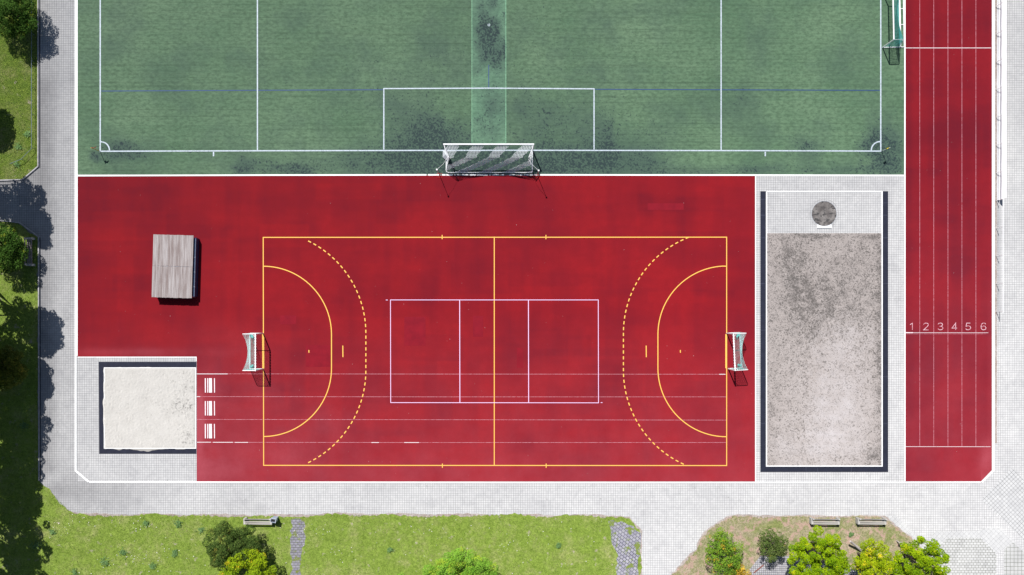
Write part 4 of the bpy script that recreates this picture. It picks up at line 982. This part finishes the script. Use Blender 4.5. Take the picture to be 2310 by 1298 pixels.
def plant(name, cat, label, gx, gy, h, rx, ry, mat, seed, n=26, leaf=.075, per=420, bottom=.25, cr=(.38, .62), trunk=.09, elong=None, group=None, fill=1.0, lean=0.0):
    """gx, gy in metres; crown fills an ellipsoid from bottom*h to h"""
    rr = random.Random(seed); rt = empty(name, (gx - lean, gy, .05), 0, label, cat, group)
    zc = h * (1 + bottom) / 2; rz = h * (1 - bottom) / 2; cl = []; tries = 0
    while len(cl) < n and tries < 5000:
        tries += 1
        a = rr.uniform(0, 6.283); q = rr.random() ** .5 * fill; r = rr.uniform(*cr)
        x = q * math.cos(a) * max(.1, rx - r * .8); y = q * math.sin(a) * max(.1, ry - r * .8)
        if elong: x, y = x * math.cos(elong) - y * math.sin(elong), x * math.sin(elong) + y * math.cos(elong)
        top = math.sqrt(max(0, 1 - q * q)); z = zc + rz * top * rr.uniform(-.35, .92) - r * .4
        if any((x + lean - c[0]) ** 2 + (y - c[1]) ** 2 + (z - c[2]) ** 2 < (.62 * (r + c[3]) * .8) ** 2 for c in cl): continue
        cl.append((x + lean, y, max(r * .6, z), r, rr.uniform(.2, .8)))
    me = crown_mesh('crown', cl, mat, leaf, per, seed)
    o = bpy.data.objects.new('crown', me); COL.objects.link(o); o.parent = rt
    mb = MB(); mb.tube([(0, 0, -.05), (.03 + lean * .12, .02, h * .25), (-.02 + lean * .5, .05, h * .5), (.04 + lean, 0, h * .8)], [trunk * 1.5, trunk, trunk * .7, trunk * .2], 8)
    mb.build('trunk', BARK, rt)
    for c in rr.sample(cl, min(10, len(cl))):
        mid = (c[0] * .45, c[1] * .45, h * .3 + (c[2] - h * .3) * .6); mb = MB()
        mb.tube([(0, 0, min(h * .3, c[2] * .5)), mid, c[:3]], [trunk * .5, trunk * .35, trunk * .12], 6); mb.build('limb', BARK, rt)
    return rt
def shown(name, cat, label, px, py, rxp, ryp, h, mat, seed, **k):
    b_ = k.get('bottom', .25); zc = h * (1 + b_) / 2 * 1.08; s = (H - zc) / H
    x, y = G(px, py, zc); return plant(name, cat, label, x, y, h, rxp / PPM * s, ryp / PPM * s, mat, seed, **k)
shown('shrub', 'shrub', 'dense dark green shrub in the upper left corner', 22, 30, 66, 62, 3.6, LF_DARK, 1, n=46, leaf=.06, per=600, bottom=.1)
shown('shrub', 'shrub', 'dark shrub left of the old bench', 8, 565, 50, 60, 3.4, LF_DARK, 2, n=40, leaf=.065, per=560, bottom=.1)
shown('shrub', 'shrub', 'olive shrub at the left edge below the old bench', 6, 832, 56, 52, 3.2, LF_OLIVE, 3, n=36, leaf=.06, per=560, bottom=.1)
shown('tree', 'tree', 'dark olive bushy tree near the lower left bench', 522, 1234, 67, 62, 3.6, LF_DEEP, 4, n=60, leaf=.055, per=620, bottom=.1, cr=(.34, .56))
shown('tree', 'tree', 'yellow green tree in front of the dark bushy tree', 556, 1306, 68, 66, 4.6, LF_LIME, 5, n=60, leaf=.055, per=600, bottom=.25, cr=(.3, .55))
shown('tree', 'tree', 'fresh green tree at the bottom middle of the lawn', 1036, 1304, 92, 66, 4.6, LF_MID, 6, n=90, leaf=.055, per=600, bottom=.3, cr=(.3, .52))
shown('shrub', 'shrub', 'small fresh green shrub left of the bottom middle tree', 905, 1302, 16, 12, 1.0, LF_MID, 16, n=8, leaf=.05, per=300, bottom=.1, cr=(.2, .3), trunk=.03)
shown('shrub', 'shrub', 'green shrub with orange leaves on the left end of the island', 1632, 1248, 46, 60, 2.8, LF_MIX, 7, n=42, leaf=.055, per=470, bottom=.1, cr=(.3, .5))
shown('shrub', 'shrub', 'golden yellow shrub at the lower edge of the island', 1666, 1298, 34, 26, 2.0, LF_GOLD, 8, n=24, leaf=.055, per=330, bottom=.1, cr=(.25, .42))
shown('shrub', 'shrub', 'muted green shrub beside the terrace', 1744, 1229, 36, 42, 2.6, LF_MUTE, 9, n=30, leaf=.055, per=480, bottom=.15, cr=(.24, .42), trunk=.05)
shown('maple_tree', 'tree', 'biggest bright green maple on the island', 1850, 1264, 72, 74, 4.6, LF_MAPLE, 10, n=92, leaf=.058, per=950, bottom=.35, cr=(.24, .44), trunk=.08, fill=1.0)
shown('maple_tree', 'tree', 'yellowish maple between the two greener maples', 1972, 1274, 48, 58, 4.2, LF_YMAPLE, 21, n=64, leaf=.055, per=850, bottom=.35, cr=(.22, .4), trunk=.07, fill=1.0)
shown('maple_tree', 'tree', 'rightmost green maple beside the octagon paving', 2080, 1274, 68, 64, 4.4, LF_MAPLE, 22, n=84, leaf=.058, per=900, bottom=.35, cr=(.22, .42), trunk=.08, fill=1.0)
# tall trees just beyond the left edge: they throw the shade on the path
for i, (px, py, h, r) in enumerate(((-2, 352, 8.5, 2.2), (36, 398, 8.4, 1.3), (48, 622, 9.0, 1.6), (-10, 650, 8.0, 2.8), (24, 735, 9.0, 1.6), (-2, 850, 9.0, 1.8), (-10, 755, 8.4, 3.0), (-14, 850, 8.6, 3.0), (-8, 935, 8.8, 2.2), (2, 1110, 8.8, 2.6), (-42, 215, 6.0, 1.7), (-10, 1010, 8.6, 2.2), (-10, 1190, 8.6, 2.8))):
    x, y = P(px, py)
    w_ = ('beside the cross path', 'behind the cross path', 'behind the dark shrub', 'below the dark shrub', 'above the olive shrub', 'beside the olive shrub', 'behind the olive shrub', 'below the olive shrub', 'above the lower left lawn corner', 'nearest the lower left corner', 'below the corner shrub', 'beside the upper shade of the lower left lawn', 'past the very corner of the lower left lawn')[i]
    plant('tall_tree', 'tree', 'tall tree beyond the left edge ' + w_, x, y, h, r, r, LF_DARK, 40 + i, n=66, leaf=.105, per=290, bottom=.42, cr=(.3, .62), fill=1.15, trunk=.14, lean=2.9, group='tall trees beyond the left edge')

# ---------------------------------------------------------------- light, sky, camera
W = bpy.data.worlds.new('World'); S.world = W; W.use_nodes = True
nt = W.node_tree; bg = nt.nodes['Background']
sky = nt.nodes.new('ShaderNodeTexSky'); sky.sky_type = 'NISHITA'; sky.sun_disc = False
el = math.atan(1 / math.hypot(.30, .73)); az = math.atan2(-.30, .73)
sky.sun_elevation = el; sky.sun_rotation = az; sky.altitude = 300
nt.links.new(sky.outputs[0], bg.inputs[0]); bg.inputs[1].default_value = 0.055
sun = bpy.data.lights.new('sun', 'SUN'); sun.energy = 4.7; sun.angle = math.radians(.53); sun.color = (1, .975, .945)
so = bpy.data.objects.new('sun', sun); COL.objects.link(so)
so.rotation_euler = Vector((.30, -.73, -1)).to_track_quat('-Z', 'Y').to_euler(); so.location = (-20, 40, 60)
cam = bpy.data.cameras.new('camera'); co = bpy.data.objects.new('camera', cam); COL.objects.link(co)
cam.sensor_width = 36; cam.lens = 36 * H / (2310 / PPM); co.location = (0, 0, H); co.rotation_euler = (0, 0, 0)
cam.shift_x = 7 / 2310; cam.shift_y = 51 / 2310; cam.clip_end = 5000; cam.clip_start = 1
S.camera = co
S.view_settings.view_transform = 'Standard'; S.view_settings.look = 'None'; S.view_settings.gamma = 1
S.view_settings.exposure = 0.45
